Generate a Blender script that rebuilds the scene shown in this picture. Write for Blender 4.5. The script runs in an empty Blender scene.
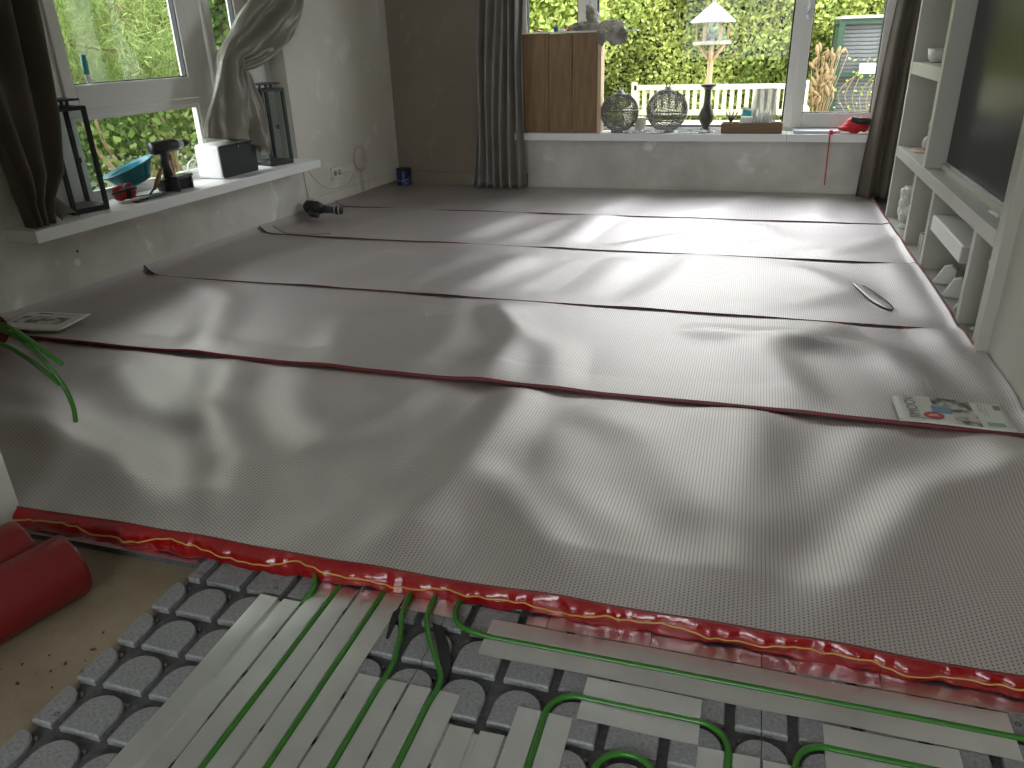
import bpy, bmesh, math, random
import numpy as np
from mathutils import Vector, Matrix

random.seed(7); rng = np.random.default_rng(7)
scene = bpy.context.scene
COL = scene.collection
R = math.radians

# ------------------------------------------------------------------ camera
cam_data = bpy.data.cameras.new('camera'); cam = bpy.data.objects.new('camera', cam_data); COL.objects.link(cam)
YAW, PITCH, ROLL = R(-17.2477), R(24.2884), R(1.7728)
_f = Vector((math.sin(YAW)*math.cos(PITCH), math.cos(YAW)*math.cos(PITCH), -math.sin(PITCH)))
_r = Vector((math.cos(YAW), -math.sin(YAW), 0)); _d = _f.cross(_r)
_r2 = math.cos(ROLL)*_r + math.sin(ROLL)*_d; _d2 = -math.sin(ROLL)*_r + math.cos(ROLL)*_d
_m = Matrix((_r2, -_d2, -_f)).transposed().to_4x4(); _m.translation = (0, 0, 1.3)
cam.matrix_world = _m
cam_data.sensor_width = 36.0; cam_data.lens = 769/1024*36; cam_data.clip_start = 0.02; cam_data.clip_end = 200
scene.camera = cam

# ------------------------------------------------------------------ world: even overcast sky
world = bpy.data.worlds.new('overcast'); scene.world = world; world.use_nodes = True
wn = world.node_tree.nodes; wl = world.node_tree.links
bg = wn['Background']; bg.inputs['Color'].default_value = (0.91, 0.96, 1.0, 1); bg.inputs['Strength'].default_value = 5.6
scene.view_settings.view_transform = 'Standard'; scene.view_settings.look = 'None'
scene.view_settings.gamma = 1; scene.view_settings.use_curve_mapping = False
scene.view_settings.exposure = 0.78
scene.cycles.max_bounces = 10; scene.cycles.diffuse_bounces = 6; scene.cycles.glossy_bounces = 5
scene.cycles.transparent_max_bounces = 16
scene.cycles.caustics_reflective = True

def portal(name, loc, normal, sx, sy):
    l = bpy.data.lights.new(name, 'AREA'); l.shape = 'RECTANGLE'; l.size = sx; l.size_y = sy; l.cycles.is_portal = True
    o = bpy.data.objects.new(name, l); COL.objects.link(o)
    o.location = loc; o.rotation_euler = Vector(normal).to_track_quat('-Z', 'Z').to_euler()
TH = R(4.5)
def LW(n, s, z):   # a point given along the left wall: n into the room, s from the far corner
    return (-3.32 + n*math.cos(TH) - s*math.sin(TH), 7.15 - n*math.sin(TH) - s*math.cos(TH), z)
portal('portal_back', (-0.52, 7.46, 1.37), (0, -1, 0), 3.1, 1.9)
portal('portal_side', LW(-0.31, 2.62, 1.37), (math.cos(TH), -math.sin(TH), 0), 2.0, 1.9)
portal('portal_rear', (-0.4, -2.86, 1.5), (0, 1, 0), 2.4, 1.6)  # guides sky light through the added rear opening

# ------------------------------------------------------------------ materials
def nodes_of(name):
    m = bpy.data.materials.new(name); m.use_nodes = True
    nt = m.node_tree; return m, nt, nt.nodes, nt.links, nt.nodes['Principled BSDF']
def mat(name, col, rough=0.6, metal=0.0, col2=None, nscale=6.0, ndetail=4.0, bump=0.0, bscale=60.0, spec=0.5, coat=0.0,
        lo=0.35, hi=0.65, stretch=None, bdist=0.01, island=0.0):
    m, nt, N, L, b = nodes_of(name)
    b.inputs['Base Color'].default_value = (*col, 1); b.inputs['Roughness'].default_value = rough
    b.inputs['Metallic'].default_value = metal; b.inputs['Specular IOR Level'].default_value = spec
    b.inputs['Coat Weight'].default_value = coat
    tc = N.new('ShaderNodeTexCoord'); src = tc.outputs['Object']
    if stretch:
        mp = N.new('ShaderNodeMapping'); mp.inputs['Scale'].default_value = stretch; L.new(src, mp.inputs['Vector']); src = mp.outputs['Vector']
    out = None
    if col2:
        nz = N.new('ShaderNodeTexNoise'); nz.inputs['Scale'].default_value = nscale; nz.inputs['Detail'].default_value = ndetail
        L.new(src, nz.inputs['Vector'])
        cr = N.new('ShaderNodeValToRGB'); cr.color_ramp.elements[0].position = lo; cr.color_ramp.elements[1].position = hi
        cr.color_ramp.elements[0].color = (*col, 1); cr.color_ramp.elements[1].color = (*col2, 1)
        L.new(nz.outputs['Fac'], cr.inputs['Fac']); out = cr.outputs['Color']
        L.new(out, b.inputs['Base Color'])
    if island:
        g = N.new('ShaderNodeNewGeometry'); hs = N.new('ShaderNodeHueSaturation')
        mr = N.new('ShaderNodeMapRange'); mr.inputs['To Min'].default_value = 1-island; mr.inputs['To Max'].default_value = 1+island
        L.new(g.outputs['Random Per Island'], mr.inputs['Value']); L.new(mr.outputs['Result'], hs.inputs['Value'])
        if out: L.new(out, hs.inputs['Color'])
        else: hs.inputs['Color'].default_value = (*col, 1)
        L.new(hs.outputs['Color'], b.inputs['Base Color'])
    if bump:
        nb = N.new('ShaderNodeTexNoise'); nb.inputs['Scale'].default_value = bscale; nb.inputs['Detail'].default_value = 3
        L.new(src, nb.inputs['Vector'])
        bp = N.new('ShaderNodeBump'); bp.inputs['Strength'].default_value = bump; bp.inputs['Distance'].default_value = bdist
        L.new(nb.outputs['Fac'], bp.inputs['Height']); L.new(bp.outputs['Normal'], b.inputs['Normal'])
    return m

def glass_mat(name, tint=(1, 1, 1), gloss=0.07, rough=0.02):
    m = bpy.data.materials.new(name); m.use_nodes = True; nt = m.node_tree; N, L = nt.nodes, nt.links
    N.remove(N['Principled BSDF']); o = N['Material Output']
    t = N.new('ShaderNodeBsdfTransparent'); t.inputs['Color'].default_value = (*tint, 1)
    g = N.new('ShaderNodeBsdfGlossy'); g.inputs['Roughness'].default_value = rough
    f = N.new('ShaderNodeLayerWeight'); f.inputs['Blend'].default_value = 0.5
    pw = N.new('ShaderNodeMath'); pw.operation = 'POWER'; pw.inputs[1].default_value = 5; L.new(f.outputs['Facing'], pw.inputs[0])
    ad = N.new('ShaderNodeMath'); ad.operation = 'MULTIPLY_ADD'; ad.inputs[1].default_value = 0.5; ad.inputs[2].default_value = gloss; ad.use_clamp = True
    L.new(pw.outputs[0], ad.inputs[0])
    mx = N.new('ShaderNodeMixShader'); L.new(ad.outputs[0], mx.inputs['Fac']); L.new(t.outputs[0], mx.inputs[1]); L.new(g.outputs[0], mx.inputs[2])
    L.new(mx.outputs[0], o.inputs['Surface']); return m

def foil_mat():
    # matt silver perforated underlay: tiny dark holes in staggered rows
    m, nt, N, L, b = nodes_of('silver_underlay')
    tc = N.new('ShaderNodeTexCoord'); sx = N.new('ShaderNodeSeparateXYZ'); L.new(tc.outputs['Object'], sx.inputs[0])
    def M(op, a, bb=None):
        n = N.new('ShaderNodeMath'); n.operation = op
        for i, v in enumerate((a, bb)):
            if v is None: continue
            if isinstance(v, (int, float)): n.inputs[i].default_value = v
            else: L.new(v, n.inputs[i])
        return n.outputs[0]
    p = 0.0105
    u = M('DIVIDE', sx.outputs['X'], p); v = M('DIVIDE', sx.outputs['Y'], p)
    row = M('FLOOR', u); odd = M('MULTIPLY', M('MODULO', M('ABSOLUTE', row), 2.0), 0.5)
    fu = M('SUBTRACT', M('FRACT', u), 0.5); fv = M('SUBTRACT', M('FRACT', M('ADD', v, odd)), 0.5)
    d = M('SQRT', M('ADD', M('MULTIPLY', fu, fu), M('MULTIPLY', M('MULTIPLY', fv, fv), 0.55)))
    mr = N.new('ShaderNodeMapRange'); mr.inputs['From Min'].default_value = 0.13; mr.inputs['From Max'].default_value = 0.23
    L.new(d, mr.inputs['Value'])
    nz = N.new('ShaderNodeTexNoise'); nz.inputs['Scale'].default_value = 2.2; L.new(tc.outputs['Object'], nz.inputs['Vector'])
    cr = N.new('ShaderNodeValToRGB')
    cr.color_ramp.elements[0].color = (0.59, 0.54, 0.54, 1); cr.color_ramp.elements[1].color = (0.66, 0.61, 0.605, 1)
    L.new(nz.outputs['Fac'], cr.inputs['Fac'])
    mx = N.new('ShaderNodeMix'); mx.data_type = 'RGBA'; mx.inputs['A'].default_value = (0.20, 0.17, 0.165, 1)
    L.new(mr.outputs['Result'], mx.inputs['Factor']); L.new(cr.outputs['Color'], mx.inputs['B'])
    L.new(mx.outputs['Result'], b.inputs['Base Color'])
    b.inputs['Metallic'].default_value = 0.85; b.inputs['Roughness'].default_value = 0.48
    bp = N.new('ShaderNodeBump'); bp.inputs['Strength'].default_value = 0.25; bp.inputs['Distance'].default_value = 0.002
    L.new(mr.outputs['Result'], bp.inputs['Height']); L.new(bp.outputs['Normal'], b.inputs['Normal'])
    return m

def wall_mat(name, c1, c2, c3):
    m, nt, N, L, b = nodes_of(name)
    tc = N.new('ShaderNodeTexCoord')
    n1 = N.new('ShaderNodeTexNoise'); n1.inputs['Scale'].default_value = 1.6; n1.inputs['Detail'].default_value = 7; n1.inputs['Roughness'].default_value = 0.6
    L.new(tc.outputs['Object'], n1.inputs['Vector'])
    r1 = N.new('ShaderNodeValToRGB'); r1.color_ramp.elements[0].position = 0.38; r1.color_ramp.elements[1].position = 0.6
    r1.color_ramp.elements[0].color = (*c1, 1); r1.color_ramp.elements[1].color = (*c2, 1); L.new(n1.outputs['Fac'], r1.inputs['Fac'])
    n2 = N.new('ShaderNodeTexNoise'); n2.inputs['Scale'].default_value = 3.3; n2.inputs['Detail'].default_value = 9; n2.inputs['Distortion'].default_value = 0.6
    L.new(tc.outputs['Object'], n2.inputs['Vector'])
    r2 = N.new('ShaderNodeValToRGB'); r2.color_ramp.elements[0].position = 0.60; r2.color_ramp.elements[1].position = 0.68
    L.new(n2.outputs['Fac'], r2.inputs['Fac'])
    mx = N.new('ShaderNodeMix'); mx.data_type = 'RGBA'; mx.inputs['B'].default_value = (*c3, 1)
    L.new(r2.outputs['Color'], mx.inputs['Factor']); L.new(r1.outputs['Color'], mx.inputs['A']); L.new(mx.outputs['Result'], b.inputs['Base Color'])
    b.inputs['Roughness'].default_value = 0.85
    bp = N.new('ShaderNodeBump'); bp.inputs['Strength'].default_value = 0.25; bp.inputs['Distance'].default_value = 0.004
    L.new(n2.outputs['Fac'], bp.inputs['Height']); L.new(bp.outputs['Normal'], b.inputs['Normal'])
    return m

M = {}
M['foil'] = foil_mat()
M['redfoil'] = mat('red_foil', (0.14, 0.012, 0.013), 0.5)
M['redfilm'] = mat('red_glossy_film', (0.34, 0.005, 0.008), 0.13, spec=0.8, coat=1.0, bump=0.7, bscale=26, bdist=0.01)
def add_translucent(m, fac, col):
    N, L = m.node_tree.nodes, m.node_tree.links; b = N['Principled BSDF']; o = N['Material Output']
    t = N.new('ShaderNodeBsdfTranslucent'); t.inputs['Color'].default_value = (*col, 1); mx = N.new('ShaderNodeMixShader'); mx.inputs['Fac'].default_value = fac
    L.new(b.outputs[0], mx.inputs[1]); L.new(t.outputs[0], mx.inputs[2]); L.new(mx.outputs[0], o.inputs['Surface'])
add_translucent(M['redfilm'], 0.45, (0.95, 0.012, 0.015))
M['yellow'] = mat('yellow_line', (0.55, 0.30, 0.07), 0.4)
M['wall'] = wall_mat('plaster_wall', (0.60, 0.565, 0.505), (0.65, 0.615, 0.555), (0.72, 0.70, 0.645))
M['rawwall'] = wall_mat('raw_plaster', (0.46, 0.44, 0.395), (0.64, 0.62, 0.57), (0.78, 0.77, 0.73))
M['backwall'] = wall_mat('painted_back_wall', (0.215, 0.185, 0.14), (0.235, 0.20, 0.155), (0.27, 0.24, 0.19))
M['ceiling'] = mat('ceiling_white', (0.80, 0.79, 0.76), 0.9)
M['white'] = mat('white_paint', (0.74, 0.74, 0.70), 0.45, col2=(0.70, 0.69, 0.65), nscale=3)
M['upvc'] = mat('white_window_plastic', (0.66, 0.65, 0.62), 0.35)
M['gasket'] = mat('black_gasket', (0.012, 0.012, 0.012), 0.6)
M['sillw'] = mat('sill_white_lacquer', (0.78, 0.78, 0.77), 0.3)
M['cab'] = mat('greige_cabinet_paint', (0.44, 0.43, 0.375), 0.45, col2=(0.47, 0.46, 0.40), nscale=2)
M['concrete'] = mat('bare_screed', (0.15, 0.112, 0.066), 0.6, col2=(0.265, 0.215, 0.145), nscale=3.0, ndetail=9, bump=0.25, bscale=30, lo=0.3, hi=0.62)
M['eps'] = mat('grey_moulded_foam', (0.15, 0.155, 0.16), 0.5, col2=(0.32, 0.325, 0.33), nscale=120, ndetail=3, bump=0.35, bscale=160, lo=0.25, hi=0.8, bdist=0.003)
M['epsdark'] = mat('grey_foam_base', (0.055, 0.056, 0.056), 0.8, col2=(0.09, 0.09, 0.09), nscale=90)
M['alu'] = mat('aluminium_plate', (0.80, 0.82, 0.83), 0.37, metal=1.0, col2=(0.88, 0.895, 0.90), nscale=9, ndetail=6, bump=0.22, bscale=5, bdist=0.01)
M['pipe'] = mat('green_pipe', (0.035, 0.16, 0.018), 0.32, spec=0.5)
M['rolls'] = mat('red_roll_plastic', (0.15, 0.008, 0.008), 0.4, bump=0.08, bscale=12)
M['curt'] = mat('taupe_curtain', (0.095, 0.08, 0.06), 0.8, col2=(0.12, 0.10, 0.078), nscale=4, bump=0.12, bscale=350, bdist=0.001)
M['curtlight'] = mat('taupe_satin_curtain', (0.185, 0.165, 0.13), 0.38, col2=(0.22, 0.20, 0.165), nscale=4, spec=0.5)
M['curtgrey'] = mat('grey_curtain', (0.215, 0.20, 0.18), 0.75, col2=(0.25, 0.235, 0.21), nscale=5, bump=0.1, bscale=300, bdist=0.001)
M['glass'] = glass_mat('window_glass', (0.985, 0.99, 0.985), 0.007)
M['lampglass'] = glass_mat('lantern_glass', (0.93, 0.95, 0.95), 0.025)
M['smoke'] = mat('smoky_glass', (0.62, 0.61, 0.58), 0.2); M['smoke'].node_tree.nodes['Principled BSDF'].inputs['Alpha'].default_value = 0.5
M['milk'] = mat('milky_glass', (0.62, 0.61, 0.58), 0.35); add_translucent(M['milk'], 0.5, (0.7, 0.7, 0.66))
M['black'] = mat('black_metal', (0.012, 0.012, 0.012), 0.45)
M['blackpl'] = mat('black_plastic', (0.016, 0.017, 0.018), 0.4)
M['darkgrey'] = mat('dark_grey_plastic', (0.05, 0.055, 0.055), 0.5)
M['spk'] = mat('speaker_white', (0.80, 0.79, 0.77), 0.4)
M['grille'] = mat('speaker_grille', (0.016, 0.017, 0.02), 0.6, bump=0.3, bscale=900, bdist=0.001)
M['teal'] = mat('teal_plastic', (0.018, 0.15, 0.185), 0.35)
M['turq'] = mat('turquoise_plastic', (0.03, 0.36, 0.38), 0.4)
M['redpl'] = mat('red_plastic', (0.38, 0.016, 0.02), 0.35)
M['redcloth'] = mat('red_nylon', (0.55, 0.02, 0.03), 0.6, bump=0.4, bscale=25)
M['woodp'] = mat('oak_veneer', (0.165, 0.088, 0.034), 0.5, col2=(0.25, 0.15, 0.066), nscale=7, ndetail=8, stretch=(9, 9, 0.5))
M['woode'] = mat('pale_wood_edge', (0.55, 0.40, 0.25), 0.55, col2=(0.60, 0.45, 0.30), nscale=6, stretch=(5, 5, 0.6))
M['woodtray'] = mat('brown_wood_tray', (0.15, 0.082, 0.032), 0.5, col2=(0.20, 0.115, 0.05), nscale=8, stretch=(0.8, 8, 8))
M['woodh'] = mat('tool_handle_wood', (0.20, 0.10, 0.04), 0.5, col2=(0.28, 0.15, 0.06), nscale=10, stretch=(6, 6, 0.6))
M['woodb'] = mat('pale_round_wood', (0.42, 0.30, 0.17), 0.5, col2=(0.5, 0.37, 0.23), nscale=8, stretch=(6, 1, 1))
M['orb'] = mat('antique_grey_metal', (0.14, 0.13, 0.115), 0.5, metal=0.4, col2=(0.26, 0.25, 0.225), nscale=25)
M['vase'] = mat('dark_turned_wood', (0.055, 0.042, 0.03), 0.4, col2=(0.10, 0.085, 0.07), nscale=14)
M['candle'] = mat('cream_wax', (0.72, 0.68, 0.55), 0.5)
M['foilpaper'] = mat('crumpled_foil', (0.72, 0.74, 0.76), 0.4, metal=0.3)
M['paper'] = mat('white_paper', (0.60, 0.60, 0.555), 0.5)
M['laptop'] = mat('silver_aluminium', (0.50, 0.52, 0.55), 0.4, metal=0.7)
M['tv'] = mat('dark_glass_screen', (0.006, 0.006, 0.005), 0.2, spec=0.1)
M['cloth'] = mat('crumpled_grey_cloth', (0.20, 0.18, 0.15), 0.8, col2=(0.42, 0.39, 0.34), nscale=11, bump=1.0, bscale=16, bdist=0.03, lo=0.4, hi=0.6)
M['blue'] = mat('blue_label', (0.012, 0.022, 0.11), 0.4, col2=(0.10, 0.12, 0.20), nscale=14, lo=0.55, hi=0.62)
M['cable'] = mat('white_cable', (0.55, 0.54, 0.50), 0.5)
M['ceram'] = mat('white_ceramic', (0.66, 0.65, 0.60), 0.45)
M['pvcdisc'] = mat('pale_disc_plastic', (0.52, 0.47, 0.45), 0.45)
M['bluegl'] = mat('blue_plastic', (0.015, 0.05, 0.20), 0.4)
M['orange'] = mat('orange_plastic', (0.8, 0.22, 0.05), 0.4)
M['pink'] = mat('pink_plastic', (0.7, 0.05, 0.16), 0.4)
M['printgrey'] = mat('grey_print', (0.20, 0.20, 0.185), 0.6)
M['photo'] = mat('printed_photo', (0.06, 0.055, 0.05), 0.4, col2=(0.50, 0.48, 0.43), nscale=22, ndetail=3, lo=0.4, hi=0.6)
M['photob'] = mat('printed_blue_sky', (0.13, 0.24, 0.37), 0.4)
M['redprint'] = mat('red_print', (0.45, 0.03, 0.04), 0.5)
M['greenprint'] = mat('green_print', (0.25, 0.36, 0.28), 0.5)
# garden
M['lawn'] = mat('garden_ground', (0.10, 0.10, 0.06), 0.9, col2=(0.05, 0.08, 0.02), nscale=3)
M['terrace'] = mat('pale_terrace', (0.50, 0.47, 0.42), 0.85, col2=(0.56, 0.53, 0.48), nscale=5)
M['bark'] = mat('pale_bark', (0.36, 0.27, 0.14), 0.8, col2=(0.22, 0.15, 0.08), nscale=14, bump=0.5, bscale=40)
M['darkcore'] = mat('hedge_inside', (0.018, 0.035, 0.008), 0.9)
M['benchp'] = mat('cream_bench_paint', (0.52, 0.50, 0.37), 0.5)
M['birdroof'] = mat('cream_roof', (0.36, 0.35, 0.28), 0.6)
M['birdwood'] = mat('pine_post', (0.40, 0.26, 0.13), 0.6, col2=(0.46, 0.32, 0.17), nscale=9, stretch=(4, 4, 0.5))
M['greenfr'] = mat('green_metal_frame', (0.014, 0.045, 0.022), 0.5)
M['mesh'] = mat('dark_weathered_boards', (0.06, 0.063, 0.06), 0.8, col2=(0.12, 0.125, 0.12), nscale=7, stretch=(0.6, 6, 6))
M['dried'] = mat('dried_flower', (0.20, 0.13, 0.055), 0.8, col2=(0.28, 0.195, 0.09), nscale=18)
def leafm(name, c1, c2, isl=0.35, scale=1.5):
    m = mat(name, c1, 0.55, col2=c2, nscale=scale, island=isl, spec=0.3)
    nt = m.node_tree; N, L = nt.nodes, nt.links; b = N['Principled BSDF']; o = N['Material Output']
    t = N.new('ShaderNodeBsdfTranslucent')
    src = b.inputs['Base Color'].links[0].from_socket; L.new(src, t.inputs['Color'])
    mx = N.new('ShaderNodeMixShader'); mx.inputs['Fac'].default_value = 0.35
    L.new(b.outputs[0], mx.inputs[1]); L.new(t.outputs[0], mx.inputs[2]); L.new(mx.outputs[0], o.inputs['Surface']); return m
M['hedge'] = leafm('hedge_leaf', (0.21, 0.27, 0.055), (0.44, 0.48, 0.13))
M['lime'] = leafm('lime_leaf', (0.30, 0.38, 0.07), (0.44, 0.50, 0.15))
M['pine'] = leafm('pine_needle', (0.18, 0.27, 0.075), (0.40, 0.47, 0.17))
M['shrub'] = leafm('shrub_leaf', (0.08, 0.15, 0.03), (0.20, 0.26, 0.07))
M['ivy'] = leafm('ivy_leaf', (0.06, 0.11, 0.03), (0.13, 0.20, 0.06))

# ------------------------------------------------------------------ mesh helpers
class MB:
    def __init__(s): s.v = []; s.f = []
    def add(s, vs, fs):
        o = len(s.v); s.v += [tuple(map(float, p)) for p in vs]; s.f += [tuple(i+o for i in f) for f in fs]; return s
    def box(s, x0, x1, y0, y1, z0, z1, rot=None, at=None):
        vs = [(x, y, z) for z in (z0, z1) for x, y in ((x0, y0), (x1, y0), (x1, y1), (x0, y1))]
        if rot is not None or at is not None:
            mm = (rot or Matrix.Identity(3)).to_3x3(); a = Vector(at or (0, 0, 0)); vs = [mm @ Vector(p) + a for p in vs]
        return s.add(vs, [(0, 3, 2, 1), (4, 5, 6, 7), (0, 1, 5, 4), (1, 2, 6, 5), (2, 3, 7, 6), (3, 0, 4, 7)])
    def rbox(s, x0, x1, y0, y1, z0, z1, r, axis='z', seg=4):
        # box with four rounded edges along an axis
        if axis == 'z': a0, a1, b0, b1, c0, c1 = x0, x1, y0, y1, z0, z1; P = lambda a, b, c: (a, b, c)
        elif axis == 'x': a0, a1, b0, b1, c0, c1 = y0, y1, z0, z1, x0, x1; P = lambda a, b, c: (c, a, b)
        else: a0, a1, b0, b1, c0, c1 = z0, z1, x0, x1, y0, y1; P = lambda a, b, c: (b, c, a)
        pts = []
        for cx, cy, st in ((a1-r, b1-r, 0), (a0+r, b1-r, 90), (a0+r, b0+r, 180), (a1-r, b0+r, 270)):
            for k in range(seg+1):
                t = R(st+90*k/seg); pts.append((cx+r*math.cos(t), cy+r*math.sin(t)))
        return s.prism(pts, c0, c1, P)
    def prism(s, pts, c0, c1, P=lambda a, b, c: (a, b, c)):
        n = len(pts)
        vs = [P(a, b, c0) for a, b in pts] + [P(a, b, c1) for a, b in pts]
        return s.add(vs, [tuple(range(n-1, -1, -1)), tuple(range(n, 2*n))] + [(i, (i+1) % n, n+(i+1) % n, n+i) for i in range(n)])
    def tube(s, path, rad, n=8, caps=True):
        path = [Vector(p) for p in path]; rads = rad if isinstance(rad, (list, tuple)) else [rad]*len(path)
        vs = []; up = None
        for i, p in enumerate(path):
            t = (path[min(i+1, len(path)-1)]-path[max(i-1, 0)]).normalized()
            if up is None: up = Vector((0, 0, 1)) if abs(t.z) < 0.9 else Vector((1, 0, 0))
            a = t.cross(up).normalized(); up = a.cross(t).normalized()
            for k in range(n):
                th = 2*math.pi*k/n; vs.append(p+rads[i]*(math.cos(th)*a+math.sin(th)*up))
        fs = [(i*n+k, i*n+(k+1) % n, (i+1)*n+(k+1) % n, (i+1)*n+k) for i in range(len(path)-1) for k in range(n)]
        if caps: fs += [tuple(range(n-1, -1, -1)), tuple((len(path)-1)*n+k for k in range(n))]
        return s.add(vs, fs)
    def lathe(s, prof, n=24, at=(0, 0, 0)):
        vs = [(at[0]+r*math.cos(2*math.pi*k/n), at[1]+r*math.sin(2*math.pi*k/n), at[2]+z) for r, z in prof for k in range(n)]
        fs = [(i*n+k, i*n+(k+1) % n, (i+1)*n+(k+1) % n, (i+1)*n+k) for i in range(len(prof)-1) for k in range(n)]
        fs += [tuple(range(n-1, -1, -1)), tuple((len(prof)-1)*n+k for k in range(n))]
        return s.add(vs, fs)
    def grid(s, A):   # A: (nu, nv, 3)
        A = np.asarray(A); nu, nv = A.shape[:2]
        return s.add(A.reshape(-1, 3), [(i*nv+j, (i+1)*nv+j, (i+1)*nv+j+1, i*nv+j+1) for i in range(nu-1) for j in range(nv-1)])
    def mesh(s, name, material, smooth=False):
        me = bpy.data.meshes.new(name); me.from_pydata(s.v, [], s.f); me.materials.append(material if not isinstance(material, str) else M[material])
        if smooth: me.polygons.foreach_set('use_smooth', [True]*len(me.polygons))
        me.update(); return me
    def build(s, name, material, parent=None, smooth=False, recalc=False):
        me = s.mesh(name, material, smooth)
        if recalc:
            bm = bmesh.new(); bm.from_mesh(me); bmesh.ops.recalc_face_normals(bm, faces=bm.faces); bm.to_mesh(me); bm.free()
        return link(me, name, parent)
def link(me, name, parent=None):
    o = bpy.data.objects.new(name, me); COL.objects.link(o)
    if parent: o.parent = parent
    return o
def autosmooth(o, ang=40):
    me = o.data; me.polygons.foreach_set('use_smooth', [True]*len(me.polygons))
    me.set_sharp_from_angle(angle=R(ang)); return o
def bevel(o, w=0.004, seg=2):
    b = o.modifiers.new('bevel', 'BEVEL'); b.width = w; b.segments = seg; b.limit_method = 'ANGLE'; return o
def tag(o, label, cat, group=None, kind=None):
    o['label'] = label; o['category'] = cat
    if group: o['group'] = group
    if kind: o['kind'] = kind
    return o
def thing(name, label, cat, loc=(0, 0, 0), rz=0.0, group=None, kind=None):
    o = bpy.data.objects.new(name, None); COL.objects.link(o); o.location = loc; o.rotation_euler = (0, 0, rz); o.empty_display_size = 0.05
    return tag(o, label, cat, group, kind)
def quads(name, centers, U, V, material, parent=None):
    # many small quads: centre +- U +- V
    n = len(centers); vs = np.empty((n, 4, 3), np.float32)
    vs[:, 0] = centers-U-V; vs[:, 1] = centers+U-V*0.6; vs[:, 2] = centers+U*0.7+V; vs[:, 3] = centers-U*0.7+V
    me = bpy.data.meshes.new(name); me.vertices.add(n*4); me.vertices.foreach_set('co', vs.reshape(-1))
    me.loops.add(n*4); me.loops.foreach_set('vertex_index', np.arange(n*4, dtype=np.int32))
    me.polygons.add(n); me.polygons.foreach_set('loop_start', np.arange(0, n*4, 4, dtype=np.int32))
    try: me.polygons.foreach_set('loop_total', np.full(n, 4, dtype=np.int32))
    except Exception: pass
    me.materials.append(M[material]); me.update(); me.validate(); return link(me, name, parent)
def rand_frames(n, a, b):
    u = rng.normal(size=(n, 3)); u /= np.linalg.norm(u, axis=1)[:, None]
    w = rng.normal(size=(n, 3)); v = np.cross(u, w); v /= np.linalg.norm(v, axis=1)[:, None]
    sc = rng.uniform(0.7, 1.3, (n, 1)); return (u*a*sc).astype(np.float32), (v*b*sc).astype(np.float32)
def arc(cx, cy, r, a0, a1, z, n=8):
    return [(cx+r*math.cos(R(a0+(a1-a0)*k/n)), cy+r*math.sin(R(a0+(a1-a0)*k/n)), z) for k in range(n+1)]
def crom(pts, n=6):
    P = [Vector(p) for p in pts]; out = []
    for i in range(len(P)-1):
        p0, p1, p2, p3 = P[max(i-1, 0)], P[i], P[i+1], P[min(i+2, len(P)-1)]
        for k in range(n):
            t = k/n; out.append(0.5*((2*p1)+(p2-p0)*t+(2*p0-5*p1+4*p2-p3)*t*t+(3*p1-p0-3*p2+p3)*t**3))
    return out+[P[-1]]

# ================================================================== SETTING
ZC = -0.037     # bare screed level
ZP = -0.012     # top of the foam panels
o = MB().box(-4.2, 3.2, -2.9, 7.5, ZC-0.2, ZC).build('floor', 'concrete'); tag(o, 'bare tan screed floor with damp stains', 'floor', kind='structure')
o = MB().box(-3.9, 3.0, 1.56, 7.14, ZC, -0.016).build('floor_underlay', 'epsdark'); tag(o, 'dark panel layer under the silver sheets', 'floor', kind='structure')
o = MB().box(-4.4, 3.3, -2.9, 7.5, 2.5, 2.65).build('ceiling', 'ceiling'); tag(o, 'plain white ceiling above the room', 'ceiling', kind='structure')

# left wall (own frame: x into the room, y = -s along the wall)
def lw_obj(o): o.location = (-3.32, 7.15, 0); o.rotation_euler = (0, 0, -TH); return o
S0, S1, WZ0, WZ1 = 1.60, 3.70, 0.41, 2.32
m = MB()
m.box(-0.30, 0, -S0, 0.35, ZC, 2.5); m.box(-0.30, 0, -10.0, -S1, ZC, 2.5); m.box(-0.30, 0, -S1, -S0, WZ1, 2.5)
wl_ = lw_obj(m.build('wall_left', 'wall')); tag(wl_, 'greige plastered side wall with the tall window', 'wall', kind='structure')
MB().box(-0.30, 0.002, -4.6, -1.50, ZC, WZ0).build('raw_plaster_patch', 'rawwall', wl_)
# scuffs and plugged holes in the raw plaster under the sill
for (s, z, r) in ((3.78, 0.20, 0.022), (3.76, 0.26, 0.008), (4.3, 0.15, 0.03), (2.6, 0.24, 0.015), (3.3, 0.30, 0.012)):
    q = MB().lathe([(r, 0), (r*0.9, 0.002), (r*0.5, 0.003)], 12).build('filled_hole', M['ceram'] if r > 0.01 else M['darkgrey'], wl_)
    q.rotation_euler = (0, R(90), 0); q.location = (0.002, -s, z)

m = MB()
BX0, BX1, BZ0 = -2.16, 1.02, 0.44
m.box(-3.7, BX0, 7.15, 7.45, ZC, 2.5); m.box(BX1, 1.7, 7.15, 7.45, ZC, 2.5); m.box(BX0, BX1, 7.15, 7.45, BZ0-0.44+ZC, BZ0); m.box(BX0, BX1, 7.15, 7.45, 2.3, 2.5)
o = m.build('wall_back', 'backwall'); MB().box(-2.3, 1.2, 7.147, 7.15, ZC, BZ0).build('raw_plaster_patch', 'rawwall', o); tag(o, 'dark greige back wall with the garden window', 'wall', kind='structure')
o = MB().box(1.40, 1.7, 3.4, 7.2, ZC, 2.5).build('wall_right', 'wall'); tag(o, 'side wall behind the built-in television unit', 'wall', kind='structure')
o = MB().box(1.035, 3.2, 2.86, 3.452, ZC, 2.5).build('wall_right_near', 'wall'); tag(o, 'plain greige wall end beside the television unit', 'wall', kind='structure')
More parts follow.
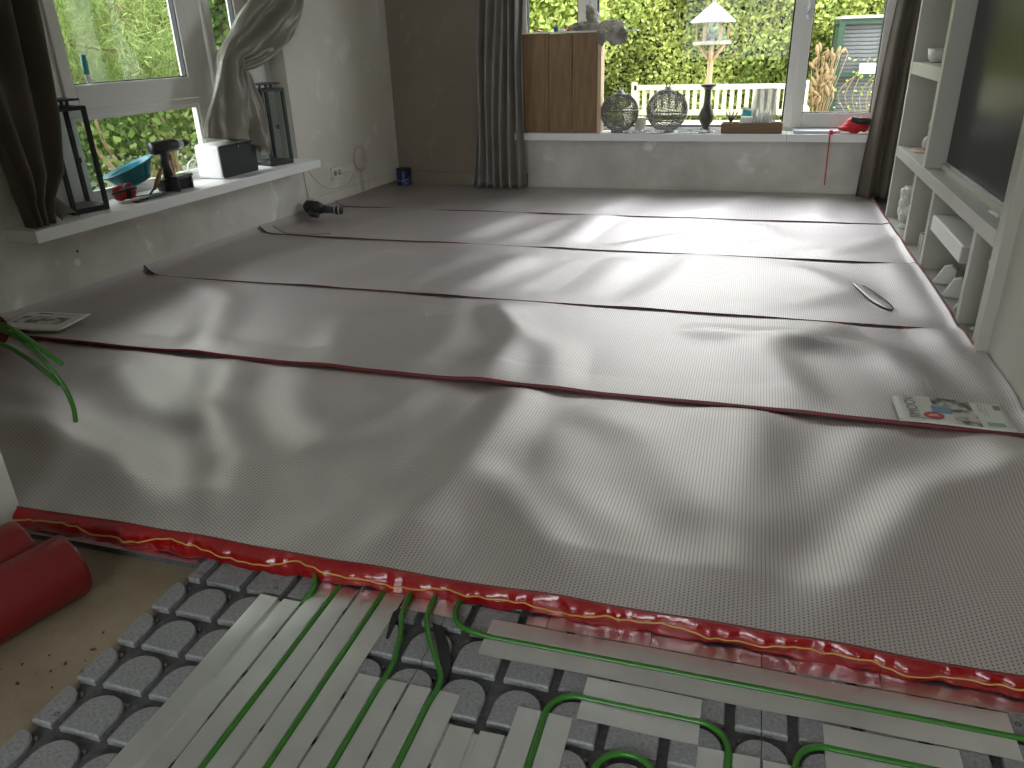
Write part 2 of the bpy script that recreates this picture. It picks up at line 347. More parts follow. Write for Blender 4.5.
o = MB().box(3.0, 3.2, -2.9, 2.9, ZC, 2.5).build('wall_right_rear', 'wall'); tag(o, 'side wall of the rear room part', 'wall', kind='structure')
m = MB()
m.box(-4.4, -1.6, -2.9, -2.7, ZC, 2.5); m.box(0.8, 3.2, -2.9, -2.7, ZC, 2.5); m.box(-1.6, 0.8, -2.9, -2.7, 2.3, 2.5); m.box(-1.6, 0.8, -2.9, -2.7, ZC, 0.7)  # opening added in the unseen rear wall to brighten the foreground
o = m.build('wall_rear', 'wall'); tag(o, 'rear wall with an added unseen opening for fill light', 'wall', kind='structure')
m = MB().box(-4.0, -2.035, 1.16, 1.462, ZC, 2.5)
pier = m.build('wall_pier', 'rawwall'); tag(pier, 'pale wall pier beside the red rolls', 'wall', kind='structure')
q = MB().lathe([(0.016, 0), (0.013, 0.002), (0.005, 0.003)], 10).build('chip', 'darkgrey', pier); q.rotation_euler = (0, R(90), 0); q.location = (-2.035, 1.36, 0.06)
q = MB().box(0, 0.002, -0.002, 0.002, -0.05, 0.05).build('crack', 'darkgrey', pier); q.location = (-2.035, 1.372, 0.115); q.rotation_euler = (R(20), 0, 0)

# baseboards
o = lw_obj(MB().box(0, 0.014, -1.50, 0, -0.012, 0.128).build('baseboard_left', 'wall')); tag(o, 'painted baseboard along the side wall below the socket', 'baseboard', kind='structure')
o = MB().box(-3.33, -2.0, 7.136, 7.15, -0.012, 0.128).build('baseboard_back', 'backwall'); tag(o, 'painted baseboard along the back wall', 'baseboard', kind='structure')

# sills
o = bevel(lw_obj(MB().box(-0.13, 0.215, -4.14, -1.61, 0.408, 0.47).build('window_sill', 'sillw')), 0.004); tag(o, 'thick white sill under the side window', 'window sill', kind='structure')
o = MB().box(-2.14, 0.27, 7.02, 7.28, 0.438, 0.50).build('window_sill', 'sillw'); bevel(o, 0.004); tag(o, 'long white sill under the large garden window', 'window sill', kind='structure')
o = MB().box(0.273, 1.0, 7.02, 7.28, 0.438, 0.50).build('window_sill', 'sillw'); bevel(o, 0.004); tag(o, 'short white sill piece below the narrow casement by the curtain', 'window sill', kind='structure')

# ---- side window
def frame_rect(m, y0, y1, z0, z1, w, x0, x1, wb=None):
    wb = wb or w
    m.box(x0, x1, y0, y0+w, z0, z1); m.box(x0, x1, y1-w, y1, z0, z1); m.box(x0, x1, y0+w, y1-w, z0, z0+wb); m.box(x0, x1, y0+w, y1-w, z1-w, z1)
win = lw_obj(thing('window_1', 'side window with white plastic frames looking on pine tree', 'window', kind='structure'))
m = MB(); frame_rect(m, -3.70, -1.60, 0.44, 2.32, 0.07, -0.20, -0.135); m.box(-0.20, -0.135, -3.63, -3.46, 0.51, 2.25); m.box(-0.20, -0.135, -1.90, -1.67, 0.51, 2.25); bevel(m.build('frame', 'upvc', win), 0.005)
bevel(MB().box(-0.20, -0.132, -2.44, -2.27, 0.51, 2.25).build('mullion', 'upvc', win), 0.005)
bevel(MB().box(-0.20, -0.128, -3.63, -2.44, 0.945, 1.0).build('transom', 'upvc', win), 0.005)
bevel(MB().box(-0.20, -0.128, -2.27, -1.67, 0.945, 1.0).build('transom', 'upvc', win), 0.005)
def sash(y0, y1, z0, z1, w, wb, handle=None):
    m = MB(); frame_rect(m, y0, y1, z0, z1, w, -0.185, -0.118, wb); sa = bevel(m.build('sash', 'upvc', win), 0.006)
    m = MB(); frame_rect(m, y0+w-0.001, y1-w+0.001, z0+wb-0.001, z1-w+0.001, 0.007, -0.165, -0.128); m.build('gasket', 'gasket', sa)
    MB().box(-0.158, -0.150, y0+w, y1-w, z0+wb, z1-w).build('pane', 'glass', win)
    return sa
sash(-3.48, -2.43, 0.985, 2.26, 0.075, 0.135)
sash(-2.25, -1.87, 0.985, 2.26, 0.065, 0.12)
# fixed lower lights
for y0, y1 in ((-3.46, -2.44), (-2.27, -1.90)):
    m = MB(); frame_rect(m, y0, y1, 0.51, 0.945, 0.02, -0.17, -0.14); g = m.build('bead', 'upvc', win)
    MB().box(-0.158, -0.150, y0+0.02, y1-0.02, 0.53, 0.925).build('pane', 'glass', win)

# ---- garden window
def frame_rect2(m, x0, x1, z0, z1, w, y0, y1, wb=None):
    wb = wb or w
    m.box(x0, x0+w, y0, y1, z0, z1); m.box(x1-w, x1, y0, y1, z0, z1); m.box(x0+w, x1-w, y0, y1, z0, z0+wb); m.box(x0+w, x1-w, y0, y1, z1-w, z1)
win2 = thing('window_2', 'wide garden window with white frames and view of hedge', 'window', kind='structure')
m = MB(); frame_rect2(m, BX0, BX1, 0.47, 2.30, 0.06, 7.30, 7.38); bevel(m.build('frame', 'upvc', win2), 0.005)
bevel(MB().box(-1.50, -1.39, 7.29, 7.38, 0.53, 2.24).build('mullion', 'upvc', win2), 0.005)
bevel(MB().box(0.235, 0.30, 7.29, 7.38, 0.53, 2.24).build('mullion', 'upvc', win2), 0.005)
for x0, x1, cas in ((-2.10, -1.47, 1), (-1.39, 0.235, 0), (0.295, 1.0, 1)):
    if cas:
        m = MB(); frame_rect2(m, x0, x1, 0.525, 2.245, 0.085, 7.275, 7.36, 0.12); sa = bevel(m.build('sash', 'upvc', win2), 0.006)
        m = MB(); frame_rect2(m, x0+0.084, x1-0.084, 0.644, 2.161, 0.007, 7.285, 7.34); m.build('gasket', 'gasket', sa)
        MB().box(x0+0.085, x1-0.085, 7.315, 7.323, 0.645, 2.16).build('pane', 'glass', win2)
    else:
        m = MB(); frame_rect2(m, x0, x1, 0.53, 2.24, 0.012, 7.30, 7.345); m.build('gasket', 'gasket', win2)
        MB().box(x0+0.01, x1-0.01, 7.315, 7.323, 0.54, 2.23).build('pane', 'glass', win2)
for x in (-1.435, 0.335):
    h = MB().box(x-0.014, x+0.014, 7.262, 7.275, 1.36, 1.46).box(x-0.009, x+0.009, 7.235, 7.25, 1.40, 1.56).box(x-0.009, x+0.009, 7.235, 7.27, 1.40, 1.42).build('window_handle', 'laptop', win2)
    bevel(h, 0.003)
m = MB(); frame_rect2(m, -1.6, 0.8, 0.7, 2.3, 0.08, -2.86, -2.78)  # unseen window, added as fill light for the dark foreground
wr = tag(m.build('fill_window', 'upvc'), 'added unseen fill light window behind the viewer', 'window', kind='structure')
MB().box(-0.43, -0.37, -2.86, -2.78, 0.78, 2.22).build('mullion', 'upvc', wr); MB().box(-1.52, 0.72, -2.83, -2.82, 0.78, 2.22).build('pane', 'glass', wr)

# ================================================================== FOAM PANELS, PLATES, PIPES
G = 0.1255
def GX(k): return -0.937 + G*k
GY = [1.347 - 0.1245*k for k in range(10)]
def stud_mesh():
    w, l = 0.104, 0.103; r = w/2
    pts = [(-r, 0), (r, 0), (r, l-r*0.92)] + [(r*math.cos(R(a)), l-r*0.92+r*0.92*math.sin(R(a))) for a in range(18, 180, 18)] + [(-r, l-r*0.92)]
    n = len(pts); c = 0.0035
    cx, cy = 0, l*0.5
    top = [(cx+(x-cx)*(1-c/r), cy+(y-cy)*(1-c/r)) for x, y in pts]
    vs = [(x, y, -0.020) for x, y in pts]+[(x, y, -c) for x, y in pts]+[(x, y, 0) for x, y in top]
    fs = [tuple(range(2*n, 3*n))]+[(i, (i+1) % n, n+(i+1) % n, n+i) for i in range(n)]+[(n+i, n+(i+1) % n, 2*n+(i+1) % n, 2*n+i) for i in range(n)]
    return MB().add(vs, fs)
def half(mb, sgn):   # the half of a stud on one side of a panel joint
    me = mb.mesh('stud_half', 'eps'); bm = bmesh.new(); bm.from_mesh(me)
    geom = bm.verts[:]+bm.edges[:]+bm.faces[:]
    bmesh.ops.bisect_plane(bm, geom=geom, plane_co=(0.0009*sgn, 0, 0), plane_no=(-sgn, 0, 0), clear_outer=True)
    ed = [e for e in bm.edges if e.is_boundary and abs(e.verts[0].co.x-0.0009*sgn) < 1e-4 and abs(e.verts[1].co.x-0.0009*sgn) < 1e-4]
    bmesh.ops.contextual_create(bm, geom=ed); bm.to_mesh(me); bm.free(); return me
sm = stud_mesh().mesh('stud', 'eps'); smL = half(stud_mesh(), -1); smR = half(stud_mesh(), 1)
blk = MB().rbox(-0.052, 0.052, 0, 0.104, -0.02, 0, 0.006).mesh('edge_block', 'eps')
nub = MB().lathe([(0.006, 0), (0.005, 0.009), (0.003, 0.0105)], 8).mesh('nub', 'epsdark', True)
ring = MB()
for k in range(12):
    a0, a1 = R(30*k), R(30*(k+1))
    ring.add([(0.006*math.cos(a0), 0.006*math.sin(a0), 0.0006), (0.006*math.cos(a1), 0.006*math.sin(a1), 0.0006), (0.0038*math.cos(a1), 0.0038*math.sin(a1), 0.0006), (0.0038*math.cos(a0), 0.0038*math.sin(a0), 0.0006)], [(0, 1, 2, 3)])
ring = ring.mesh('ring_mark', 'gasket')
YB0, YB1 = 0.30, 1.545
panels = [(-1.360, -0.624, 'grey studded foam panel at the bare screed edge'), (-0.622, 0.129, 'grey studded foam panel between the two bent green pipes'), (0.131, 0.884, 'grey studded foam panel at the far right under pipe loop')]
for (x0, x1, lab) in panels:
    pn = thing('floor_heating_panel', lab, 'floor panel', ((x0+x1)/2, YB0, 0), group='studded floor heating panels')
    xo, yo = (x0+x1)/2, YB0
    MB().box(x0-xo, x1-xo, 0, YB1-YB0, ZC+0.0005, ZP-0.016).build('base', 'epsdark', pn)
    nb_ = MB(); cells = []
    for k in range(-4, 15):
        cx = GX(k)+G/2      # stud centre between two grooves
        if cx+0.052 < x0 or cx-0.052 > x1: continue
        me, dx = sm, 0
        if cx-0.052 < x0-0.003: me = smR
        elif cx+0.052 > x1+0.003: me = smL
        for r_ in range(1, 9):
            y = GY[r_]+0.0105
            if y < YB0: continue
            q = link(me, 'stud', pn); q.location = (cx-xo, y-yo, ZP)
            cells.append((cx, y))
        full = me is sm
        xa, xb = max(cx-0.052, x0), min(cx+0.052, x1)
        MB().rbox(xa-xo, xb-xo, GY[0]+0.009-yo, GY[0]+0.098-yo, ZP-0.02, ZP, 0.004).build('edge_block', 'eps', pn)
        MB().rbox(xa-xo, xb-xo, GY[0]+0.114-yo, YB1-yo, ZP-0.02, ZP, 0.004).build('edge_block', 'eps', pn)
    for k in range(-3, 14):
        gx = GX(k)
        if not (x0+0.015 < gx < x1-0.015): continue
        for r_ in range(0, 8):
            for dx in (-0.021, 0.021):
                q = link(nub, 'nub', pn); q.location = (gx+dx-xo, GY[r_]-0.020-yo, ZP-0.017)
extra = thing('floor_heating_panel', 'narrow foam panel strip under the red film by the pier', 'floor panel', (-1.7, 1.48, 0), group='studded floor heating panels')
MB().box(-0.335, 0.338, -0.06, 0.065, ZC+0.0005, ZP-0.001).build('base', 'epsdark', extra)
for i, (mx, my) in enumerate(((-1.333, 1.38), (-1.10, 1.378), (-1.333, 0.885), (-0.668, 1.375))):
    par = [q for q in bpy.data.objects if q.name == 'floor_heating_panel'][0]
    q = link(ring, 'ring_mark', par); q.location = (mx-par.location.x, my-YB0, ZP)
q = link(ring, 'ring_mark', bpy.data.objects['floor_heating_panel.002']); q.location = (0.632-bpy.data.objects['floor_heating_panel.002'].location.x, 1.385-YB0, ZP)

def plate(cx, cy, length, axis, label, name='heat_plate', dz=0.0, wob=0.0013, wd=0.119, groove=True):
    # thin aluminium sheet with a round-bottomed channel down its middle
    hw = wd/2; t = 0.0009; gr = 0.0078
    prof = [(-hw, 0.0), (-hw*0.6, 0.0003), (-gr-0.0012, 0.0), (-gr, -0.0012)]
    if groove: prof += [(gr*math.cos(R(a)), -0.004+gr*math.sin(R(a))*1.25) for a in range(180, 361, 22)]
    prof += [(gr, -0.0012), (gr+0.0012, 0.0), (hw*0.6, 0.0003), (hw, 0.0)]
    n = max(2, int(length/0.03)+1); ph = rng.uniform(0, 6, 4)
    A = np.zeros((n, len(prof), 3))
    for i in range(n):
        u = -length/2+length*i/(n-1)
        for j, (w, z) in enumerate(prof):
            zz = z+(wob*(math.sin(u*11+ph[0]+w*18)+0.7*math.sin(u*23+ph[1]-w*30)) if abs(w) > gr+0.001 else 0)*min(1, (abs(w)-gr)/0.03+0.2)
            A[i, j] = (w, u, zz) if axis == 'y' else (u, -w, zz)
    o = MB().grid(A).build(name, 'alu', None); autosmooth(o, 28); o.location = (cx, cy, ZP+0.0022+dz)
    so = o.modifiers.new('solid', 'SOLIDIFY'); so.thickness = t; so.offset = -1
    es = o.modifiers.new('split', 'EDGE_SPLIT'); es.split_angle = R(28)
    return tag(o, label, 'metal plate', 'aluminium heat plates')
def vplate(k, top, label, bot=0.32, **kw): return plate(GX(k), (top+bot)/2, top-bot, 'y', label, **kw)
vplate(-1, 1.343, 'empty grooved aluminium plate nearest the bare screed')
vplate(0, 1.470, 'long aluminium plate holding the straight pipe nearest the screed')
vplate(1, 1.470, 'long aluminium plate holding the second straight green pipe')
vplate(2, 1.160, 'short aluminium plate under the first of two bent pipes')
vplate(3, 1.160, 'short aluminium plate under the second of two bent pipes')
vplate(4, 1.081, 'aluminium plate with bright empty groove between bent pipe and corner')
vplate(5, 1.163, 'aluminium plate under pipe that turns the first corner')
vplate(6, 1.04, 'aluminium plate under near side of small pipe loop', bot=0.4)
vplate(7, 1.04, 'aluminium plate under far side of small pipe loop', bot=0.4)
vplate(8, 1.160, 'aluminium plate below where the long loop turns back', bot=0.4)
vplate(9, 1.160, 'aluminium plate below the start of the rightmost loop', bot=0.4)
def hplate(x0, x1, cy, label, **kw): return plate((x0+x1)/2, cy, x1-x0, 'x', label, **kw)
hplate(-0.505, 0.617, GY[0], 'longest crosswise aluminium plate carrying the straight cross pipe')
hplate(-0.242, 0.0075, GY[1], 'square aluminium plate under the long loop crossing')
hplate(0.250, 0.502, GY[1], 'aluminium plate under the rightmost pipe loop crossing')
for i, (x0, x1, lab) in enumerate(((-0.42, -0.372, 'aluminium plate stub at the red film beside bare foam'), (-0.37, -0.122, 'aluminium plate under red film above the cross plate start'), (-0.12, 0.128, 'aluminium plate under red film above the cross plate middle'), (0.13, 0.378, 'aluminium plate under red film near the right loop'), (0.38, 0.66, 'aluminium plate under red film at the picture edge'))):
    hplate(x0, x1, GY[0]+0.1245, lab, groove=False, wob=0.0006)
hplate(-0.745, -0.60, 1.448, 'small bright aluminium plate at the film where bent pipes vanish', groove=False, wd=0.125)
hplate(-2.03, -1.375, 1.470, 'aluminium edge plate under the red film beside the pier', groove=False, wob=0.0006, dz=0.001)

ZT = ZP+0.0012    # pipe centre line
def pipe(pts, label, r=0.0068, name='heating_pipe'):
    o = MB().tube(pts, r, 10).build(name, 'pipe', None, True); return tag(o, label, 'pipe', 'green heating pipes')
pipe([(GX(0), y, ZT) for y in np.linspace(0.32, 1.53, 12)], 'straight green pipe nearest the bare screed')
pipe([(GX(1), y, ZT) for y in np.linspace(0.32, 1.53, 12)], 'straight green pipe second from the bare screed')
pipe([(GX(2), y, ZT) for y in np.linspace(0.32, 1.10, 8)]+crom([(GX(2), 1.12, ZT), (-0.681, 1.197, ZT+0.004), (-0.697, 1.279, ZT+0.012), (-0.720, 1.343, ZT+0.014), (-0.733, 1.415, ZT+0.012), (-0.737, 1.53, ZT+0.006)]), 'green pipe bending slightly towards the straight pipes')
pipe([(GX(3), y, ZT) for y in np.linspace(0.32, 1.10, 8)]+crom([(GX(3), 1.11, ZT), (-0.556, 1.183, ZT+0.004), (-0.585, 1.235, ZT+0.008), (-0.625, 1.291, ZT+0.012), (-0.660, 1.36, ZT+0.014), (-0.669, 1.44, ZT+0.012), (-0.665, 1.53, ZT+0.006)]), 'green pipe with the stronger s-bend over bare foam')
pipe(crom([(-0.585, 1.53, ZT+0.006), (-0.603, 1.45, ZT+0.008), (-0.598, 1.39, ZT+0.008), (-0.563, 1.355, ZT+0.005), (-0.488, GY[0], ZT)])+[(x, GY[0], ZT) for x in np.linspace(-0.45, 1.2, 16)], 'green pipe running straight across below the red film')
pipe([(GX(5), y, ZT) for y in np.linspace(0.4, 1.15, 8)]+arc(GX(5)+0.0628, GY[1]-0.0628, 0.0628, 180, 90, ZT+0.001)+[(x, GY[1], ZT) for x in np.linspace(GX(5)+0.08, GX(8)-0.08, 8)]+arc(GX(8)-0.0628, GY[1]-0.0628, 0.0628, 90, 0, ZT+0.001)+[(GX(8), y, ZT) for y in np.linspace(1.14, 0.4, 8)], 'green pipe making the wide square loop')
pipe([(GX(6), y, ZT) for y in np.linspace(0.4, 1.03, 6)]+arc(GX(6)+G/2, 1.040, G/2, 180, 0, ZT+0.003, 12)+[(GX(7), y, ZT) for y in np.linspace(1.03, 0.4, 6)], 'green pipe making the small tight loop at the bottom')
pipe([(GX(9), y, ZT) for y in np.linspace(0.4, 1.15, 8)]+arc(GX(9)+0.0628, GY[1]-0.0628, 0.0628, 180, 90, ZT+0.001)+[(x, GY[1], ZT) for x in np.linspace(GX(9)+0.08, 1.2, 10)], 'rightmost green pipe loop by the picture edge')
pipe(crom([(-1.35, 1.53, ZT+0.004), (-1.22, 1.487, ZT+0.012), (-1.08, 1.468, ZT+0.02), (-1.02, 1.44, ZT+0.02), (-0.995, 1.40, ZT+0.012), (-0.999, 1.365, ZT), (-1.015, 1.34, ZT-0.012)]), 'short curved green pipe dipping beside the first long plate')
# thin black crescent strips where the bent pipes leave their grooves
for (pts, lab) in (([(-0.648, 1.36), (-0.605, 1.285), (-0.570, 1.225), (-0.545, 1.19), (-0.548, 1.225), (-0.578, 1.295), (-0.615, 1.35)], 'black edge strip beside the s-bend pipe'), ([(-0.755, 1.44), (-0.738, 1.36), (-0.728, 1.28), (-0.735, 1.28), (-0.752, 1.34), (-0.765, 1.42)], 'black edge strip beside the slightly bent pipe')):
    tag(MB().prism(pts[::-1], ZP-0.012, ZP+0.0015).build('edge_strip', 'blackpl', None, recalc=True), lab, 'strip')

# ================================================================== SILVER SHEETS
RID = {
1: [([(-0.842, 1.55), (-0.798, 1.884), (-0.787, 2.254), (-0.798, 2.72)], .075, .034), ([(-1.372, 1.52), (-1.562, 1.852), (-1.906, 2.235), (-2.14, 2.702)], .08, .026), ([(-1.627, 1.53), (-1.935, 1.76), (-2.313, 1.886), (-2.767, 1.906)], .085, .026),
    ([(-0.655, 1.949), (-0.432, 1.642), (-0.356, 1.495)], .065, .022), ([(0.068, 2.716), (0.053, 1.959), (0.028, 1.495)], .14, .028), ([(0.278, 1.47), (0.427, 1.863), (0.605, 2.205), (0.859, 2.385), (1.1, 2.5)], .09, .028), ([(0.92, 2.813), (0.86, 2.265), (0.95, 1.6)], .07, .022),
    ([(-1.502, 1.867), (-1.307, 2.054), (-1.235, 2.484)], .06, .013), ([(-0.441, 2.495), (-0.245, 2.384), (-0.072, 1.928)], .09, .013), ([(-2.6, 2.5), (-2.2, 2.2), (-1.8, 2.1)], .07, .014), ([(-1.1, 2.1), (-1.0, 1.75), (-1.1, 1.5)], .06, .012), ([(-2.9, 2.2), (-2.5, 2.05), (-2.1, 1.65)], .06, .016), ([(-1.75, 2.65), (-1.6, 2.3), (-1.35, 2.1)], .08, .014), ([(-0.55, 2.3), (-0.5, 2.0), (-0.25, 1.75), (-0.15, 1.5)], .06, .010), ([(0.5, 2.6), (0.35, 2.2), (0.2, 1.9)], .07, .012), ([(0.65, 1.95), (0.6, 1.75), (0.7, 1.5)], .06, .012)],
2: [([(-2.379, 2.773), (-2.732, 3.461), (-3.124, 3.671)], .1, .026), ([(-0.972, 2.691), (-0.976, 3.212), (-1.174, 3.611)], .08, .026), ([(-1.686, 2.745), (-1.904, 3.298), (-1.586, 3.525)], .09, .020), ([(-0.644, 2.717), (-0.764, 3.13), (-1.128, 3.463)], .08, .016),
    ([(0.263, 2.789), (0.118, 3.325), (0.43, 3.652)], .09, .022), ([(0.748, 3.039), (0.618, 3.436), (-0.155, 3.526)], .08, .018), ([(0.9, 3.75), (0.978, 3.001)], .07, .02), ([(-1.35, 2.8), (-1.3, 3.2), (-1.45, 3.7)], .07, .010)],
3: [([(-2.403, 3.814), (-2.223, 4.534)], .12, .02), ([(-1.577, 3.788), (-1.341, 4.572)], .12, .02), ([(-0.481, 3.837), (-0.283, 4.543), (-0.245, 4.824)], .11, .022), ([(-2.953, 4.031), (-2.762, 4.708)], .12, .02), ([(0.116, 3.88), (0.577, 4.314), (0.337, 4.662)], .09, .014), ([(-0.785, 4.04), (-0.716, 4.641)], .1, .016), ([(0.88, 4.9), (0.93, 3.9)], .08, .02), ([(-1.2, 4.0), (-1.0, 4.6)], .06, .008), ([(-1.9, 3.9), (-1.75, 4.5)], .07, .01)],
4: [([(-2.762, 5.008), (-2.516, 5.743)], .12, .02), ([(-1.974, 4.992), (-1.712, 5.869)], .12, .022), ([(-1.179, 4.99), (-1.117, 5.711), (-1.082, 5.93)], .1, .022), ([(-0.719, 5.072), (-0.287, 5.432), (-0.173, 5.864)], .09, .02), ([(0.469, 5.029), (0.868, 5.489)], .08, .016), ([(-1.55, 5.1), (-1.4, 5.7)], .07, .014), ([(0.0, 5.1), (0.25, 5.4), (0.1, 5.8)], .08, .014)],
5: [([(-1.99, 6.1), (-1.803, 6.846)], .13, .02), ([(-1.138, 6.1), (-0.896, 6.826)], .12, .018), ([(-0.341, 6.1), (0.106, 6.875)], .12, .018), ([(-2.944, 6.1), (-2.764, 6.818)], .12, .016), ([(0.5, 6.1), (0.6, 6.8)], .1, .012)]}
def wall_x(y): return -3.32-(7.15-y)*math.tan(TH)
def fold_height(X, Y, ridges, seed):
    Z = np.zeros_like(X)
    for pts, w, a in ridges:
        dmin = np.full(X.shape, 1e9)
        for (x0, y0), (x1, y1) in zip(pts[:-1], pts[1:]):
            dx, dy = x1-x0, y1-y0; t = np.clip(((X-x0)*dx+(Y-y0)*dy)/(dx*dx+dy*dy), 0, 1)
            dmin = np.minimum(dmin, np.hypot(X-x0-t*dx, Y-y0-t*dy))
        Z += a*np.exp(-(dmin/w)**2)
    r = np.random.default_rng(seed)
    for i in range(7):
        an = r.uniform(0, math.pi); k = r.uniform(4, 15); Z += 0.0135/k*np.sin(k*(X*math.cos(an)+Y*math.sin(an)*0.5)+r.uniform(0, 6))
    return Z-0.0
SEAMS = [1.448, 2.70, 3.79, 4.93, 5.99, 7.125]
LABS = ['nearest silver underlay sheet with glossy red film along its edge', 'silver underlay sheet with the catalogue lying on its front edge', 'silver underlay sheet with the long slit in it', 'silver underlay sheet second from the back wall', 'silver underlay sheet along the back wall under the window']
FR = {}
for i in range(5):
    k = i+1; y0 = SEAMS[i]; y1 = SEAMS[i+1]+(0.10 if i < 4 else 0.0)
    nv = int((y1-y0)/0.016)+1; nu = 300 if i < 2 else 230
    V = np.linspace(0, 1, nv); U = np.linspace(0, 1, nu)
    A = np.zeros((nu, nv, 3)); B = None
    UU, VV = np.meshgrid(U, V, indexing='ij')
    XR = 1.95 if i == 0 else 0.985
    bow = 0.03*np.sin(UU*2.2+i) + (0.05*np.clip((0.16-UU)/0.16, 0, 1)**2 if i in (1, 2, 3) else 0)
    YY = y0+(y1-y0)*VV + bow*(1-VV)*(0.6 if i else 0.4)
    XL = np.vectorize(wall_x)(YY)+0.004
    rise = 0.055 if i > 0 else 0.03
    arcl = 0.10
    XRv = XR if i != 1 else 0.985+0.043*np.clip((3.50-YY)/0.08, 0, 1)   # reaches in front of the cabinet to the wall end
    XX = XL+(XRv-XL)*UU
    Z = fold_height(XX, YY, RID[k], 10+i)
    for _ in range(2):   # soften where folds meet
        for ax_ in (0, 1):
            k_ = 3; pad = [(0, 0), (0, 0)]; pad[ax_] = (k_, k_); Zp = np.pad(Z, pad, mode='edge'); n_ = Z.shape[ax_]
            Z = sum(np.take(Zp, range(q_, q_+n_), axis=ax_) for q_ in range(2*k_+1))/(2*k_+1)
    Z *= (1.75 if i == 0 else 1.5)
    bf = np.clip((y1-YY)/0.24, 0, 1); bf = bf*bf*(3-2*bf)
    if i == 4: bf = np.clip((y1-YY)/0.15, 0, 1)
    ff = np.clip((YY-y0)/0.20, 0, 1)
    Z = Z*bf*(0.22+0.78*ff)
    lift = (0.022 if i == 1 else 0.007)*(1-np.clip((YY-y0)/0.22, 0, 1)) if i > 0 else 0.044*(1-np.clip((YY-y0)/1.15, 0, 1))**1.1
    edge_l = np.clip((XL+0.11-XX)/0.11, 0, 1); edge_r = np.clip((XX-(XRv-0.05))/0.05, 0, 1) if i else 0*XX
    Z = np.maximum(Z, -0.004)*(1-edge_l) + lift + rise*edge_l**2*1.0 + 0.012*edge_r**2 + 0.0045
    if 0 < i < 4: Z = np.where(YY > y1-0.10, np.minimum(Z, 0.0055), Z)
    if i == 0: Z = np.where(YY > y1-0.10, np.minimum(Z, 0.0055), Z)
    A[..., 0] = XX; A[..., 1] = YY; A[..., 2] = Z
    FR[k] = A[:, 0].copy(); FR[k+10] = A.copy()
    sh = MB().grid(A).build('underlay_sheet', 'foil', None, True)
    tag(sh, LABS[i], 'underlay sheet', 'silver underlay sheets')
    Bk = A.copy(); Bk[..., 2] -= 0.0022
    # red backing that shows as a thin line at the front edge
    strip = np.zeros((nu, 4, 3)); a0 = A[:, 0]
    hh = 0.015 if i == 1 else 0.005
    strip[:, 0] = a0+[0, 0.006, -0.0015]; strip[:, 1] = a0+[0, -0.0012, -0.0012]; strip[:, 2] = a0+[0, -0.003, -0.003]; strip[:, 3] = a0+[0, -0.0025, -hh]
    strip[:, :, 2] = np.maximum(strip[:, :, 2], 0.0007)
    MB().grid(strip).build('red_backing', 'redfoil', sh, True)
    if i > 0:
        e0 = A[-1]; e0 = e0[e0[:, 1] > 3.44]; er = np.zeros((len(e0), 3, 3))
        er[:, 0] = e0; er[:, 1] = e0+[0.004, 0, 0.004]; er[:, 2] = e0+[0.005, 0, 0.011]
        MB().grid(er).build('red_edge', 'redfoil', sh, True)
# glossy red film along the front edge of the first sheet, with its yellow line
fr = FR[1]; sel = fr[:, 0] > -2.04; base = fr[sel]
# resample
xs = np.linspace(-2.03, 1.9, 620); yb = np.interp(xs, base[:, 0], base[:, 1]); zb = np.interp(xs, base[:, 0], base[:, 2])
wv = np.interp(xs, [-2.03, -1.4, -0.95, -0.45, 0, 0.35, 1.9], [0.072, 0.070, 0.070, 0.052, 0.044, 0.046, 0.05])
wv = np.interp(xs, [-2.03, -1.4, -0.95, -0.45, 0, 0.35, 1.9], [0.034, 0.032, 0.034, 0.016, 0.006, 0.006, 0.008])
Fm = np.zeros((len(xs), 11, 3))
crk = sum(a*np.sin(xs*f+p) for a, f, p in ((0.0050, 19, 0.3), (0.0034, 43, 1.2), (0.0020, 97, 2.0), (0.0014, 151, 0.5)))
crk2 = sum(a*np.sin(xs*f+p) for a, f, p in ((0.0036, 27, 2.3), (0.003, 61, 0.2), (0.0020, 120, 1.0)))
for j in range(11):
    t = j/10
    Fm[:, j, 0] = xs+0.006*np.sin(xs*38+3*t)*t
    Fm[:, j, 1] = yb+0.003-wv*t-0.013*math.sin(math.pi*min(1, t*1.15))-(crk*math.sin(math.pi*min(1, t*1.1))+crk2*t*0.8)
    Fm[:, j, 2] = zb-0.001-t*(zb+0.006-0.004*np.sin(xs*13+1)-0.003*np.sin(xs*41))+0.004*math.sin(math.pi*t)
sh1 = bpy.data.objects['underlay_sheet']
fm = MB().grid(Fm).build('red_film', 'redfilm', sh1, True); so = fm.modifiers.new('s', 'SOLIDIFY'); so.thickness = 0.0006
fm['label'] = 'crinkled glossy red film band'
t_ = 0.56+0.16*np.sin(xs*14.5+0.8)+0.06*np.sin(xs*31); tj = t_*10; j0 = np.clip(tj.astype(int), 0, 9); fj = (tj-j0)[:, None]
ln = Fm[np.arange(len(xs)), j0]*(1-fj)+Fm[np.arange(len(xs)), j0+1]*fj; ln[:, 1] -= 0.0014; ln[:, 2] += 0.0006
o = MB().tube([tuple(p) for p in ln], 0.0021, 6).build('yellow_line', 'yellow', fm, True)
